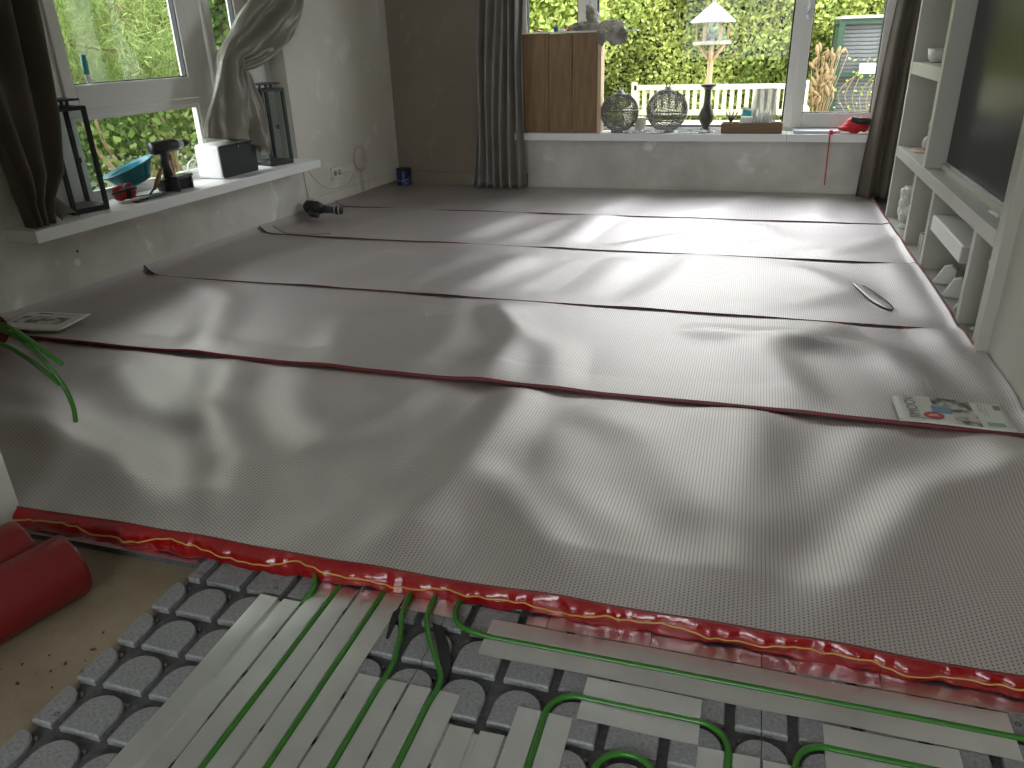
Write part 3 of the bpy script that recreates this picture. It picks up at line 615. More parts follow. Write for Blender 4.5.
# cut slit with a lifted flap in the third sheet
A0, A1 = Vector((0.613, 4.433)), Vector((0.745, 4.027)); ax = (A1-A0); L_ = ax.length; ax.normalize(); nx = Vector((-ax.y, ax.x))
nu = 24; Fl = np.zeros((nu, 7, 3)); zb0 = 0.017
for i in range(nu):
    t = i/(nu-1); wl_2 = 0.040*(math.sin(math.pi*t)**0.35)
    for j in range(7):
        s = j/6*2-1; p = A0+ax*L_*t+nx*wl_2*s
        g_ = FR[13]; zb0 = g_[..., 2].flat[np.argmin((g_[..., 0]-p.x)**2+(g_[..., 1]-p.y)**2)]+0.003
        Fl[i, j] = (p.x, p.y, zb0+0.005*math.sin(math.pi*t)**0.5*(1-s*s)+0.003*(1-s))
o = MB().grid(Fl).build('lifted_flap', 'foil', bpy.data.objects['underlay_sheet.002'], True); so = o.modifiers.new('s', 'SOLIDIFY'); so.thickness = 0.002
MB().tube([tuple(q_+np.array([0, 0, 0.001])) for q_ in Fl[2:-1, 6]], 0.0022, 5).build('dark_slit', 'gasket', bpy.data.objects['underlay_sheet.002'])

# ================================================================== RED ROLLS AND LOOSE PIPES
def roll(end, dirv, length, rad, label):
    d = Vector((*dirv, 0)).normalized(); e = Vector(end)
    o = thing('underlay_roll', label, 'roll', (e.x, e.y, ZC), math.atan2(d.y, d.x), group='red underlay rolls')
    m = MB(); n = 40
    prof = [(rad*0.90, 0.0), (rad*0.965, 0.002), (rad, 0.012), (rad*0.995, length*0.3), (rad*1.005, length*0.7), (rad, length-0.01), (rad*0.93, length)]
    vs = [(x, r_*math.cos(2*math.pi*k/n), rad+r_*math.sin(2*math.pi*k/n)+0.001) for r_, x in prof for k in range(n)]
    fs = [(i*n+k, (i+1)*n+k, (i+1)*n+(k+1) % n, i*n+(k+1) % n) for i in range(len(prof)-1) for k in range(n)]
    q = m.add(vs, fs).build('wrapped_sheet', 'rolls', o, True)
    # spiral at the ends
    for xx, s in ((0.004, 1), (length-0.004, -1)):
        pts = [(xx, (rad*0.9*(1-a/36))*math.cos(a*0.9), rad+(rad*0.9*(1-a/36))*math.sin(a*0.9)) for a in np.linspace(0, 30, 120)]
        MB().tube(pts, 0.0028, 4).build('rolled_end', 'redfoil', o, True)
    for xx in (0.008, length-0.008):
        vs = [(xx, r_*math.cos(2*math.pi*k/n), rad+r_*math.sin(2*math.pi*k/n)) for r_ in (rad*0.93, 0.015) for k in range(n)]
        MB().add(vs, [(k, n+k, n+(k+1) % n, (k+1) % n) for k in range(n)]).build('end_face', 'rolls', o)
    z = MB().tube([(xp, rad*1.004*math.cos(R(100)), rad+rad*1.004*math.sin(R(100))) for xp in np.linspace(0.01, length-0.01, 10)], 0.0012, 4).build('outer_seam', 'redfoil', o)
    return o
roll((-1.632, 1.262), (-0.285, -0.958), 1.0, 0.088, 'red plastic roll lying in front, nearest the grey foam panels')
roll((-1.815, 1.285), (-0.285, -0.958), 1.0, 0.088, 'red plastic roll lying behind, against the wall pier')
roll((-3.36, 2.58), (-1, -0.05), 0.30, 0.082, 'small red roll end by the catalogue under the side wall')
bpy.data.objects['underlay_roll.002'].location.z = 0.012
def loose(tip_pts, lab):
    o = MB().tube(crom(tip_pts, 8), 0.0078, 10).build('loose_pipe_end', 'pipe', None, True); tag(o, lab, 'pipe', 'loose green pipe ends'); return o
loose([(-2.52, 1.75, 0.012), (-2.60, 1.77, 0.25), (-2.52, 1.79, 0.45), (-2.314, 1.80, 0.485), (-2.24, 1.80, 0.46), (-2.178, 1.80, 0.420), (-2.098, 1.80, 0.365)], 'upper green pipe end arching beside the pier, ending high')
loose([(-2.56, 1.70, 0.012), (-2.66, 1.74, 0.25), (-2.54, 1.78, 0.44), (-2.325, 1.80, 0.465), (-2.23, 1.80, 0.430), (-2.165, 1.80, 0.365), (-2.118, 1.80, 0.28), (-2.105, 1.80, 0.21), (-2.113, 1.80, 0.152)], 'longest green pipe end arching beside the pier and hanging lowest')
loose([(-2.48, 1.66, 0.012), (-2.62, 1.70, 0.22), (-2.52, 1.76, 0.40), (-2.33, 1.78, 0.425), (-2.24, 1.79, 0.385), (-2.17, 1.80, 0.32), (-2.133, 1.80, 0.288)], 'lower green pipe end arching beside the pier, ending halfway')

# ================================================================== TELEVISION UNIT
cb = thing('media_cabinet', 'tall built-in greige media cabinet with open niches along the side wall', 'cabinet', (0.99, 3.45, 0.0))
def cpart(name, x0, x1, y0, y1, z0, z1, mt='cab', w=0.003):
    o = MB().box(x0-0.99, x1-0.99, y0-3.45, y1-3.45, z0, z1).build(name, mt, cb); return bevel(o, w) if w else o
XB = 1.39
cpart('side_panel', 0.99, XB, 6.18, 6.235, -0.012, 2.4); cpart('side_panel', 0.99, 1.40, 3.453, 3.545, -0.012, 2.4)
cpart('back_panel', 1.375, XB, 3.545, 6.18, -0.012, 2.4, w=0)
cpart('bottom_shelf', 0.992, 1.375, 3.545, 6.18, -0.012, 0.02)
cpart('worktop', 0.99, 1.375, 3.545, 6.18, 0.452, 0.522)
for y0, y1 in ((5.365, 5.425), (4.79, 4.845), (3.83, 3.88)): cpart('divider', 0.993, 1.375, y0, y1, 0.02, 0.452)
cpart('divider', 0.99, 1.375, 5.165, 5.24, 0.522, 2.4)
cpart('upper_shelf', 0.993, 1.375, 5.24, 6.18, 0.995, 1.07); cpart('upper_shelf', 0.993, 1.375, 5.24, 6.18, 1.56, 1.63)
cpart('screen_ledge', 1.075, 1.13, 3.545, 5.165, 0.522, 0.552)
cpart('top_panel', 0.99, 1.375, 3.545, 6.18, 2.33, 2.4)
tv = thing('television', 'large dark flat television set into the greige cabinet', 'television', (1.10, 4.355, 0.553))
bevel(MB().box(0.0, 0.045, -0.806, 0.806, 0.0, 0.92).build('casing', 'blackpl', tv), 0.004)
MB().box(-0.002, 0.001, -0.795, 0.795, 0.012, 0.91).build('screen', 'tv', tv)
MB().box(-0.004, 0.012, -0.806, 0.806, -0.0005, 0.011).build('lower_bezel', 'laptop', tv)
# things in the niches
o = MB().lathe([(0.03, 0), (0.045, 0.004), (0.062, 0.03), (0.070, 0.085), (0.066, 0.085), (0.055, 0.03), (0.03, 0.012)], 24).build('bowl', 'ceram', None, True); o.location = (1.10, 5.93, 1.0705); tag(o, 'small white ceramic bowl on the upper cabinet shelf', 'bowl')
o = MB().lathe([(0.10, 0), (0.104, 0.006), (0.10, 0.013)], 32).build('serving_board', 'woodb'); o.location = (1.135, 5.88, 0.5225); tag(o, 'round pale wooden board on the cabinet worktop', 'board')
bt = thing('glass_bottle', 'clear glass bottle with stopper on the round wooden board', 'bottle', (1.125, 5.86, 0.536))
MB().lathe([(0.03, 0), (0.040, 0.006), (0.043, 0.05), (0.036, 0.075), (0.018, 0.09), (0.016, 0.12), (0.02, 0.125)], 20).build('body', 'pvcdisc', bt, True)
MB().lathe([(0.014, 0.12), (0.014, 0.14), (0.024, 0.15), (0.018, 0.19), (0.008, 0.20)], 16).build('stopper', 'ceram', bt, True)
st = thing('figurine', 'white figurine vase standing in the farthest lower niche', 'figurine', (1.075, 5.83, 0.0205))
MB().lathe([(0.05, 0), (0.055, 0.01), (0.035, 0.03), (0.045, 0.07), (0.062, 0.11), (0.055, 0.15), (0.04, 0.18), (0.052, 0.22), (0.06, 0.26), (0.055, 0.28), (0.045, 0.27)], 18).build('body', 'ceram', st, True)
for a, z, r in ((120, 0.07, 0.026), (160, 0.11, 0.03), (215, 0.075, 0.028), (190, 0.16, 0.03), (150, 0.20, 0.028), (230, 0.20, 0.026), (190, 0.235, 0.03), (260, 0.12, 0.03), (100, 0.15, 0.028)):
    b = MB().lathe([(r*math.sin(R(t)), -r*math.cos(R(t))) for t in range(4, 180, 22)], 10).build('relief_leaf', 'ceram', st, True); b.location = (0.047*math.cos(R(a)), 0.047*math.sin(R(a)), z); b.scale = (1, 1, 1.5); b.rotation_euler = (R(15), R(20), R(a))
st.scale = (1.0, 1.0, 1.0)
for i, (dy, th, hh, mt, lab) in enumerate(((0.0, 0.02, 0.105, 'paper', 'white paperback nearest in the small niche row'), (0.024, 0.022, 0.112, 'birdwood', 'yellowish book in the middle of the small niche row'), (0.05, 0.018, 0.10, 'pvcdisc', 'pale grey book at the back of the small niche row'))):
    bk = thing('book', lab, 'book', (1.05, 5.16+dy*1.2, 0.0205), R(4), group='books in the small niche')
    MB().box(0, 0.15, 0, th, 0, hh).build('cover', mt, bk); MB().box(0.003, 0.148, 0.002, th-0.002, 0.003, hh+0.001).build('pages', 'paper', bk)
cn = thing('soundbar', 'white box shaped device hanging in the wide lower niche', 'device', (1.0, 4.05, 0.248))
bevel(MB().box(0, 0.374, 0.0, 0.715, 0.0, 0.088).build('casing', 'white', cn), 0.01, 3)
MB().box(0.002, 0.15, -0.003, 0.001, 0.008, 0.08).build('end_cap', 'pvcdisc', cn)
for i, (x, y, s, lab) in enumerate(((1.04, 4.50, 1.0, 'white wedge shaped block farthest in the wide niche'), (1.04, 4.26, 1.0, 'white wedge shaped block in the middle of the wide niche'), (1.05, 4.05, 0.8, 'white wedge shaped block nearest in the wide niche'))):
    w = MB().prism([(-0.035*s, 0), (0.075*s, 0), (0.07*s, 0.085*s), (0.045*s, 0.105*s), (0.01*s, 0.095*s)], -0.02, 0.02, lambda a, b, c: (a, c, b)).build('bracket_block', 'white', None, recalc=True)
    w.location = (x, y, 0.0205); w.rotation_euler = (0, 0, R(-12)); bevel(w, 0.004); tag(w, lab, 'block', 'wedge blocks in the niche')
sh = thing('shell', 'white ribbed shell hanging in the narrow near niche', 'shell', (1.03, 3.60, 0.36))
for k in range(7):
    a = R(-60+20*k); MB().tube([(0, 0, -0.045), (-0.012, 0.02*math.sin(a), 0.01+0.01*math.cos(a)), (0, 0.045*math.sin(a), 0.045*math.cos(a))], [0.006, 0.012, 0.009], 8).build('rib', 'ceram', sh, True)
MB().box(-0.005, 0.01, -0.055, 0.0, -0.05, -0.035).build('hook', 'ceram', sh)
o = MB().lathe([(0.014, 0), (0.016, 0.006), (0.01, 0.012), (0.004, 0.014)], 14).build('knob', 'ceram'); o.location = (1.05, 3.76, 0.0205); tag(o, 'tiny white knob on the floor of the near niche', 'knob')
o = bevel(MB().box(-0.008, 0.008, -0.06, 0.06, 0, 0.012).build('remote_control', 'spk'), 0.003); o.location = (1.055, 3.86, 0.5225); o.rotation_euler = (0, 0, R(3)); tag(o, 'slim white remote lying on the ledge before the television', 'remote')

# ================================================================== CURTAINS
def curtain(name, pts_fn, nu, nv, mt, label, loc=(0, 0, 0), rz=0, parent=None, thick=0.003):
    A = np.zeros((nu, nv, 3))
    for i in range(nu):
        for j in range(nv): A[i, j] = pts_fn(i/(nu-1), j/(nv-1))
    o = MB().grid(A).build(name, mt, parent, True); o.location = loc; o.rotation_euler = (0, 0, rz)
    s = o.modifiers.new('s', 'SOLIDIFY'); s.thickness = thick
    if label: tag(o, label, 'curtain')
    return o
def c1(u, v):    # hangs left of the garden window
    z = 2.3-v*2.28; x0 = np.interp(z, [0, .4, 1.6, 2.3], [-2.50, -2.46, -2.395, -2.38]); x1 = np.interp(z, [0, .5, 1.0, 1.6, 2.3], [-1.965, -1.99, -1.985, -1.955, -1.95])
    return (x0+(x1-x0)*u+0.01*math.sin(z*3+u*7), 7.0+0.045*math.sin(u*2*math.pi*6.5+0.5*math.sin(z*1.7))+0.015*math.sin(u*31+z*1.3)-0.02*u, z)
curtain('curtain', c1, 150, 40, 'curtgrey', 'grey pleated curtain hanging between dark corner and wooden boxes')
def c2(u, v):    # pulled to the side right of the garden window
    z = 2.3-v*2.29; x0 = np.interp(z, [0, .3, .7, 1.2, 1.5, 2.3], [0.86, 0.875, 0.90, 0.925, 0.945, 0.98]); x1 = np.interp(z, [0, 1, 2.3], [1.30, 1.27, 1.24])
    return (x0+(x1-x0)*u, 6.96+0.035*math.sin(u*2*math.pi*3.2+0.9+0.4*math.sin(z*1.5))+0.01*math.sin(u*23+z*2)+0.03*u, z)
curtain('curtain', c2, 110, 40, 'curt', 'dark taupe curtain squeezed between garden window and media cabinet')
def c3(u, v):    # left of the side window, its end piled on the sill
    z = 2.3-v*1.825; s1 = np.interp(z, [.47, .52, .64, .72, .97, 1.21, 1.53, 2.3], [3.95, 3.94, 3.90, 3.82, 3.76, 3.74, 3.715, 3.70])
    s0 = np.interp(z, [.47, .6, 1.0, 1.5, 2.3], [4.11, 4.13, 4.20, 4.26, 4.30])
    n = 0.148+0.05*math.sin(u*2*math.pi*3.6+0.6*math.sin(z*2.1)+1.0)+0.018*math.sin(u*27+z*2.5)
    if z < 0.62: n = n*0.8+0.02
    return (n, -(s0+(s1-s0)*u), z)
o = curtain('curtain', c3, 150, 60, 'curt', 'dark taupe curtain hanging onto the near end of the white sill', (-3.32, 7.15, 0), -TH)
def c3b(u, v):   # its folded tail on the sill
    p = crom([(0.06, -3.93, 0.62), (0.10, -3.90, 0.60), (0.14, -3.87, 0.54), (0.185, -3.845, 0.478)], 8); t = p[min(int(v*24), len(p)-1)]
    a = u*math.pi; return (t[0]-0.02, t[1]-0.03+0.055*math.cos(a)*(0.6+0.4*v), max(t[2]+0.03*math.sin(a), 0.4725))
curtain('tail', c3b, 14, 24, 'curt', None, parent=o)
# swept-up curtain over the speaker: a gathered band lofted along a path on the wall
PTH = [(1.50, 1.78, .16, .06), (1.57, 1.59, .165, .07), (1.73, 1.49, .20, .085), (1.90, 1.395, .20, .085), (2.09, 1.305, .165, .075), (2.265, 1.235, .105, .06), (2.295, 1.17, .125, .055), (2.30, 1.10, .16, .06), (2.31, 0.93, .235, .075), (2.33, 0.80, .285, .085), (2.345, 0.70, .305, .09)]
def drape():
    n = len(PTH); nt = 60; nc = 72; A = np.zeros((nt, nc, 3))
    P = np.array(PTH)
    from_ = np.linspace(0, n-1, nt); ii = np.arange(n)
    C = np.array([[np.interp(f, ii, P[:, k]) for k in range(4)] for f in from_])
    for k in range(4):   # smooth
        for _ in range(2): C[1:-1, k] = (C[:-2, k]+2*C[1:-1, k]+C[2:, k])/4
    for i in range(nt):
        t = np.array([C[min(i+1, nt-1), 0]-C[max(i-1, 0), 0], C[min(i+1, nt-1), 1]-C[max(i-1, 0), 1]]); t /= np.linalg.norm(t); nn = np.array([-t[1], t[0]])
        for j in range(nc):
            a = 2*math.pi*j/(nc-1); fold = 0.75+0.85*abs(math.sin(2.5*a+0.03*i))-0.45*abs(math.sin(4.5*a-0.06*i+.4))+0.16*math.sin(13*a+i*0.11)+0.10*math.sin(i*0.75+4*a)
            w = C[i, 2]*math.cos(a)*(1+0.06*math.sin(3*a+i*.15)); d = C[i, 3]*math.sin(a)*fold
            s, z = C[i, 0]+nn[0]*w, C[i, 1]+nn[1]*w
            # the lower end droops to one side over the speaker
            low = max(0, (i/(nt-1)-0.82)/0.18); z -= low*(0.12*max(0, math.cos(a+0.0) if nn[0]*math.cos(a) < 0 else -0)*(1))
            if nn[0]*math.cos(a) < 0: z -= low*0.10*abs(math.cos(a))
            A[i, j] = (0.075+d, -s, z)
    return A
o = MB().grid(drape()).build('curtain', 'curtlight', None, True); o.location = (-3.32, 7.15, 0); o.rotation_euler = (0, 0, -TH)
so = o.modifiers.new('s', 'SOLIDIFY'); so.thickness = 0.003
tag(o, 'shiny taupe curtain swept up and knotted above the white speaker', 'curtain')

# ================================================================== THINGS ON THE SIDE SILL
ZS = 0.4705
def lw_thing(name, label, cat, n, s, z=ZS, rz=0.0, group=None): return thing(name, label, cat, LW(n, s, z), -TH+rz, group)
def lantern(n, s, w, h, rz, label, d=None):
    o = lw_thing('lantern', label, 'lantern', n, s, rz=rz, group='black metal lanterns'); d = d or w
    b = 0.021; hw, hd = w/2, d/2
    m = MB(); m.box(-hd, hd, -hw, hw, 0, 0.03); bevel(m.build('base', 'black', o), 0.003)
    for sx in (-1, 1):
        for sy in (-1, 1): MB().box(sx*hd-(b if sx > 0 else 0), sx*hd+(b if sx < 0 else 0), sy*hw-(b if sy > 0 else 0), sy*hw+(b if sy < 0 else 0), 0.03, h-0.04).build('post', 'black', o)
    m = MB(); m.box(-hd, hd, -hw, -hw+b, h-0.06, h-0.04); m.box(-hd, hd, hw-b, hw, h-0.06, h-0.04); m.box(-hd, -hd+b, -hw+b, hw-b, h-0.06, h-0.04); m.box(hd-b, hd, -hw+b, hw-b, h-0.06, h-0.04); m.build('top_frame', 'black', o)
    for sx in (-1, 1):
        for sy in (-1, 1): MB().box(sx*0.03-0.006, sx*0.03+0.006, sy*0.05-0.006, sy*0.05+0.006, h-0.04, h-0.012).build('roof_stud', 'black', o)
    MB().box(-hd+0.004, hd-0.004, -hw+0.004, hw-0.004, h-0.046, h-0.038).build('lid', 'black', o)
    bevel(MB().box(-hd*0.85, hd*0.85, -hw*0.85, hw*0.85, h-0.012, h).build('roof', 'black', o), 0.002)
    for q in (-1, 1):
        MB().box(-hd+b, hd-b, q*hw-q*0.008-0.0015, q*hw-q*0.008+0.0015, 0.03, h-0.06).build('pane', 'lampglass', o)
        MB().box(q*hd-q*0.008-0.0015, q*hd-q*0.008+0.0015, -hw+b, hw-b, 0.03, h-0.06).build('pane', 'lampglass', o)
    MB().box(hd-0.002, hd+0.006, -0.008, 0.008, h*0.45, h*0.5).build('latch', 'black', o)
    return o
lantern(-0.0, 3.66, 0.21, 0.595, R(-12), 'larger black glass lantern beside the dark curtain on the sill')
lantern(0.0, 1.905, 0.21, 0.575, R(-14), 'black glass lantern at the far end of the sill behind the speaker')

sp = lw_thing('speaker', 'white box speaker with black front standing under the draped curtain', 'speaker', 0.004, 2.41, rz=R(0))
bevel(autosmooth(MB().rbox(-0.10, 0.098, -0.19, 0.19, 0.0, 0.222, 0.022, 'x', 6).build('body', 'spk', sp)), 0.006)
MB().rbox(0.098, 0.104, -0.184, 0.184, 0.006, 0.216, 0.02, 'x', 6).build('grille', 'grille', sp)
MB().box(0.104, 0.1052, 0.01, 0.013, 0.185, 0.205).build('brand_mark', 'spk', sp)
o = MB().tube([tuple(p) for p in crom([(-0.09, -0.195, 0.13), (-0.10, -0.26, 0.12), (-0.10, -0.285, 0.06), (-0.08, -0.25, 0.012), (-0.06, -0.19, 0.008)], 8)], 0.0055, 8).build('power_cable', 'spk', sp, True)

dr = lw_thing('cordless_drill', 'black and grey cordless drill standing on its battery', 'drill', 0.04, 2.97, rz=R(78)); dr.scale = (1.2, 1.2, 1.12)
MB().tube([(-0.10, 0, 0.235), (-0.085, 0, 0.235), (0.03, 0, 0.24), (0.05, 0, 0.24)], [0.030, 0.036, 0.036, 0.03], 16).build('motor_housing', 'blackpl', dr, True)
MB().tube([(0.05, 0, 0.24), (0.07, 0, 0.24), (0.085, 0, 0.24)], [0.026, 0.028, 0.02], 14).build('collar', 'laptop', dr, True)
MB().tube([(0.085, 0, 0.24), (0.105, 0, 0.24), (0.125, 0, 0.24)], [0.021, 0.02, 0.012], 12).build('chuck', 'blackpl', dr, True)
MB().tube([(-0.03, 0, 0.22), (-0.035, 0, 0.15), (-0.03, 0, 0.07)], [0.024, 0.022, 0.026], 12).build('handle', 'darkgrey', dr, True)
bevel(MB().box(-0.085, 0.065, -0.036, 0.036, 0.0, 0.068).build('battery', 'blackpl', dr), 0.006)
MB().box(0.0652, 0.0665, -0.015, 0.0, 0.02, 0.045).build('battery_marking', 'yellow', dr); MB().box(-0.012, 0.004, -0.008, 0.008, 0.16, 0.195).build('trigger', 'redpl', dr)

# teal plastic tub lying tilted
def tub(u, v):
    a = u*2*math.pi; r = 0.075+0.055*v; return (r*math.cos(a)*1.0, r*1.35*math.sin(a), 0.02+0.10*v)
A = np.array([[tub(i/36, j/8) for j in range(9)] for i in range(37)])
tb = lw_thing('plastic_tub', 'teal plastic tub tipped over beside the drill', 'tub', -0.055, 3.17, ZS+0.055, rz=0); 
q = MB().grid(A).build('bowl', 'teal', tb, True); so = q.modifiers.new('s', 'SOLIDIFY'); so.thickness = 0.004
q2 = MB().lathe([(0.075, 0.018), (0.074, 0.022), (0.01, 0.022)], 36).build('bottom', 'teal', tb); q2.scale = (1, 1.35, 1)
q3 = MB().tube([(0.131*math.cos(R(a)), 0.131*1.35*math.sin(R(a)), 0.12) for a in range(0, 361, 10)], 0.006, 6, False).build('rim', 'teal', tb, True)
tb.rotation_euler = (R(14), R(-12), -TH)
em = lw_thing('ear_defenders', 'red ear defenders with black headband lying by the lantern', 'ear defenders', 0.03, 3.37)
for sy in (-1, 1):
    c = MB().tube([(0.0, sy*0.045-sy*0.03, 0.05), (0.0, sy*0.045-sy*0.012, 0.05), (0, sy*0.045+sy*0.012, 0.05), (0, sy*0.045+sy*0.022, 0.05)], [0.043, 0.046, 0.042, 0.026], 18).build('ear_cup', 'redpl', em, True); c.scale = (0.8, 1, 1.05)
    MB().tube([(0.0, sy*0.012, 0.05), (0, sy*0.002, 0.05)], [0.042, 0.036], 16).build('cushion', 'blackpl', em, True)
MB().tube([(0.07*math.sin(R(a))*1.3-0.02, 0.068*math.cos(R(a)), 0.05+0.03*math.sin(R(a))) for a in range(0, 181, 15)], 0.009, 8).build('headband', 'blackpl', em, True)
kn = lw_thing('trowel', 'dark trowel with worn wooden handle lying before the teal tub', 'trowel', 0.10, 3.20, rz=R(0))
q = MB().prism([(-0.05, -0.14), (0.05, -0.14), (0.055, 0.0), (0.035, 0.10), (0.0, 0.13), (-0.03, 0.09), (-0.052, 0.0)][::-1], 0.012, 0.016).build('blade', 'darkgrey', kn, recalc=True); so = q
q.rotation_euler = (R(-4), R(-10), 0)
MB().tube([(0.0, -0.05, 0.018), (0.0, -0.02, 0.04), (0.005, 0.0, 0.05)], 0.006, 8).build('tang', 'darkgrey', kn, True)
MB().tube([(0.005, -0.01, 0.045), (0.0, 0.03, 0.085), (-0.005, 0.085, 0.15)], [0.010, 0.014, 0.012], 10).build('handle', 'woodh', kn, True)
gl = lw_thing('work_gloves', 'crumpled red and black wires before the ear defenders', 'wires', 0.12, 3.36)
for k in range(4): MB().tube([tuple(p) for p in crom([(0.0+0.012*k, -0.05, 0.004), (0.02, -0.02+0.02*k, 0.009), (-0.01+0.01*k, 0.02, 0.006), (0.01, 0.06, 0.004+0.002*k)], 5)], 0.004, 6).build('wire', ('redpl', 'blackpl')[k % 2], gl, True)
pn = lw_thing('flat_case', 'flat black case lying under the drill on the sill', 'case', 0.09, 2.965, rz=R(8))
bevel(MB().box(-0.035, 0.035, -0.085, 0.085, 0.072, 0.092).build('lid', 'blackpl', pn), 0.006); 
for sy in (-1, 1): MB().box(-0.03, 0.03, sy*0.07-0.006, sy*0.07+0.006, 0, 0.074).build('foot', 'darkgrey', pn)
hm = lw_thing('hammer', 'wooden handled hammer leaning against the side window', 'hammer', -0.08, 2.86)
MB().tube([(0.02, 0, 0.004), (0.0, 0.01, 0.15), (-0.03, 0.02, 0.30)], [0.014, 0.015, 0.013], 10).build('handle', 'woodh', hm, True)
MB().box(0.006, 0.034, -0.05, 0.06, 0.0, 0.028).build('head', 'darkgrey', hm)
sc = thing('window_scraper', 'turquoise handled scraper standing on the sash ledge', 'scraper', LW(-0.105, 3.315, 1.1205), -TH)
MB().rbox(-0.008, 0.008, -0.016, 0.016, 0.05, 0.155, 0.007, 'z').build('handle', 'turq', sc, True); MB().box(-0.002, 0.002, -0.013, 0.013, 0.0, 0.05).build('blade', 'spk', sc)

# ================================================================== SIDE WALL: SOCKET, DISC, CABLES
so_ = lw_thing('wall_socket', 'white double wall socket with a plug below the sill end', 'socket', 0.0, 1.10, 0.28)
bevel(MB().box(0, 0.018, -0.08, 0.08, -0.05, 0.05).build('plate', 'white', so_), 0.004)
for dy in (-0.034, 0.034): 
    q = MB().lathe([(0.022, 0), (0.022, 0.003), (0.018, 0.003)], 18).build('outlet', 'printgrey', so_); q.location = (0.018, dy, 0); q.rotation_euler = (0, R(90), 0)
MB().tube([(0.018, 0.034, 0), (0.05, 0.034, 0), (0.06, 0.034, -0.002)], [0.018, 0.017, 0.008], 12).build('plug', 'ceram', so_, True)
o = MB().tube([tuple(p) for p in crom([LW(0.06, 1.07, 0.28), LW(0.08, 0.98, 0.27), LW(0.07, 0.96, 0.22), LW(0.05, 1.03, 0.17), LW(0.04, 1.25, 0.17), LW(0.03, 1.40, 0.24), LW(0.03, 1.50, 0.33), LW(0.02, 1.55, 0.405)], 8)], 0.0035, 6).build('power_cable', 'cable', None, True); tag(o, 'thin white cable looping from socket up behind the sill', 'cable')
o = MB().tube([LW(0.006, 1.56, 0.405), LW(0.005, 1.555, 0.25), LW(0.018, 1.54, 0.06)], 0.003, 6).build('wall_cable', 'cable', None, True); tag(o, 'thin white cable running straight down the wall under the sill end', 'cable')
ds = lw_thing('wall_disc', 'round pale disc device mounted low on the side wall', 'access point', 0.0, 0.70, 0.345)
q = MB().lathe([(0.098, 0), (0.105, 0.006), (0.103, 0.02), (0.085, 0.032), (0.04, 0.039), (0.002, 0.04)], 32).build('cover', 'pvcdisc', ds, True); q.rotation_euler = (0, R(90), 0)
q = MB().tube([(0.025*math.cos(R(a)), 0.025*math.sin(R(a)), 0.0395) for a in range(0, 361, 20)], 0.002, 5, False).build('light_ring', 'printgrey', ds); q.rotation_euler = (0, R(90), 0)
MB().tube([tuple(p) for p in crom([(0.015, -0.02, -0.095), (0.02, -0.01, -0.2), (0.03, -0.03, -0.29), (0.05, 0.02, -0.325), (0.10, 0.10, -0.335)], 6)], 0.0035, 6).build('cord', 'cable', ds, True)
MB().tube([tuple(p) for p in crom([(0.012, 0.0, -0.095), (0.02, -0.045, -0.2), (0.025, -0.03, -0.28), (0.04, 0.0, -0.325)], 6)], 0.003, 6).build('cord', 'cable', ds, True)
pc = thing('paint_can', 'small dark blue paint can in the dim room corner', 'paint can', (-3.22, 7.03, 0.006))
MB().lathe([(0.065, 0), (0.068, 0.004), (0.068, 0.15), (0.064, 0.155)], 28).build('body', 'blue', pc, True)
MB().lathe([(0.069, 0.15), (0.071, 0.156), (0.069, 0.164), (0.055, 0.16)], 28).build('lid', 'blackpl', pc, True)
MB().tube([(0.07*math.cos(R(a)), -0.02*0, 0.10+0.07*math.sin(R(a))) for a in range(0, 1)]+[(0.072*math.cos(R(a)), 0.072*math.sin(R(a))-0.0, 0.10-0.05*abs(math.sin(R(a)))) for a in range(180, 361, 15)], 0.002, 5).build('bail_handle', 'laptop', pc)
o = MB().tube([tuple(p) for p in crom([(-3.43, 6.02, 0.028), (-3.40, 6.08, 0.04), (-3.41, 6.14, 0.045), (-3.38, 6.18, 0.03), (-3.37, 6.2, 0.02)], 6)], 0.010, 6).build('red_strap', 'redcloth', None, True); tag(o, 'small red strap lying at the baseboard below the socket', 'strap')
bd = thing('power_drill', 'black power tool lying on the sheet by the side wall', 'power tool', (-3.26, 5.52, 0.03), R(8))
MB().tube([(-0.15, 0, 0.06), (-0.13, 0, 0.065), (-0.05, 0, 0.06), (0.0, 0, 0.05)], [0.035, 0.055, 0.055, 0.035], 16).build('motor_housing', 'blackpl', bd, True)
MB().tube([(0.0, 0, 0.05), (0.06, 0, 0.045), (0.09, 0, 0.04)], [0.032, 0.028, 0.022], 14).build('gear_housing', 'darkgrey', bd, True)
MB().tube([(0.09, 0, 0.04), (0.13, 0, 0.04), (0.16, 0, 0.04)], [0.03, 0.036, 0.028], 14).build('chuck', 'blackpl', bd, True)
for x in (0.10, 0.135): MB().tube([(x, 0, 0.04), (x+0.008, 0, 0.04)], 0.037, 14).build('ring', 'laptop', bd, True)
MB().tube([(-0.09, -0.03, 0.045), (-0.06, -0.10, 0.03), (0.0, -0.12, 0.025)], [0.028, 0.024, 0.022], 12).build('handle', 'blackpl', bd, True)
o = MB().tube([tuple(p) for p in crom([(-3.38, 4.98, 0.06), (-3.22, 4.90, 0.03), (-3.05, 4.93, 0.022), (-2.9, 4.98, 0.022)], 8)], 0.003, 6).build('thin_wire', 'printgrey', None, True); tag(o, 'thin dark wire curving on the sheet near the side wall', 'wire')

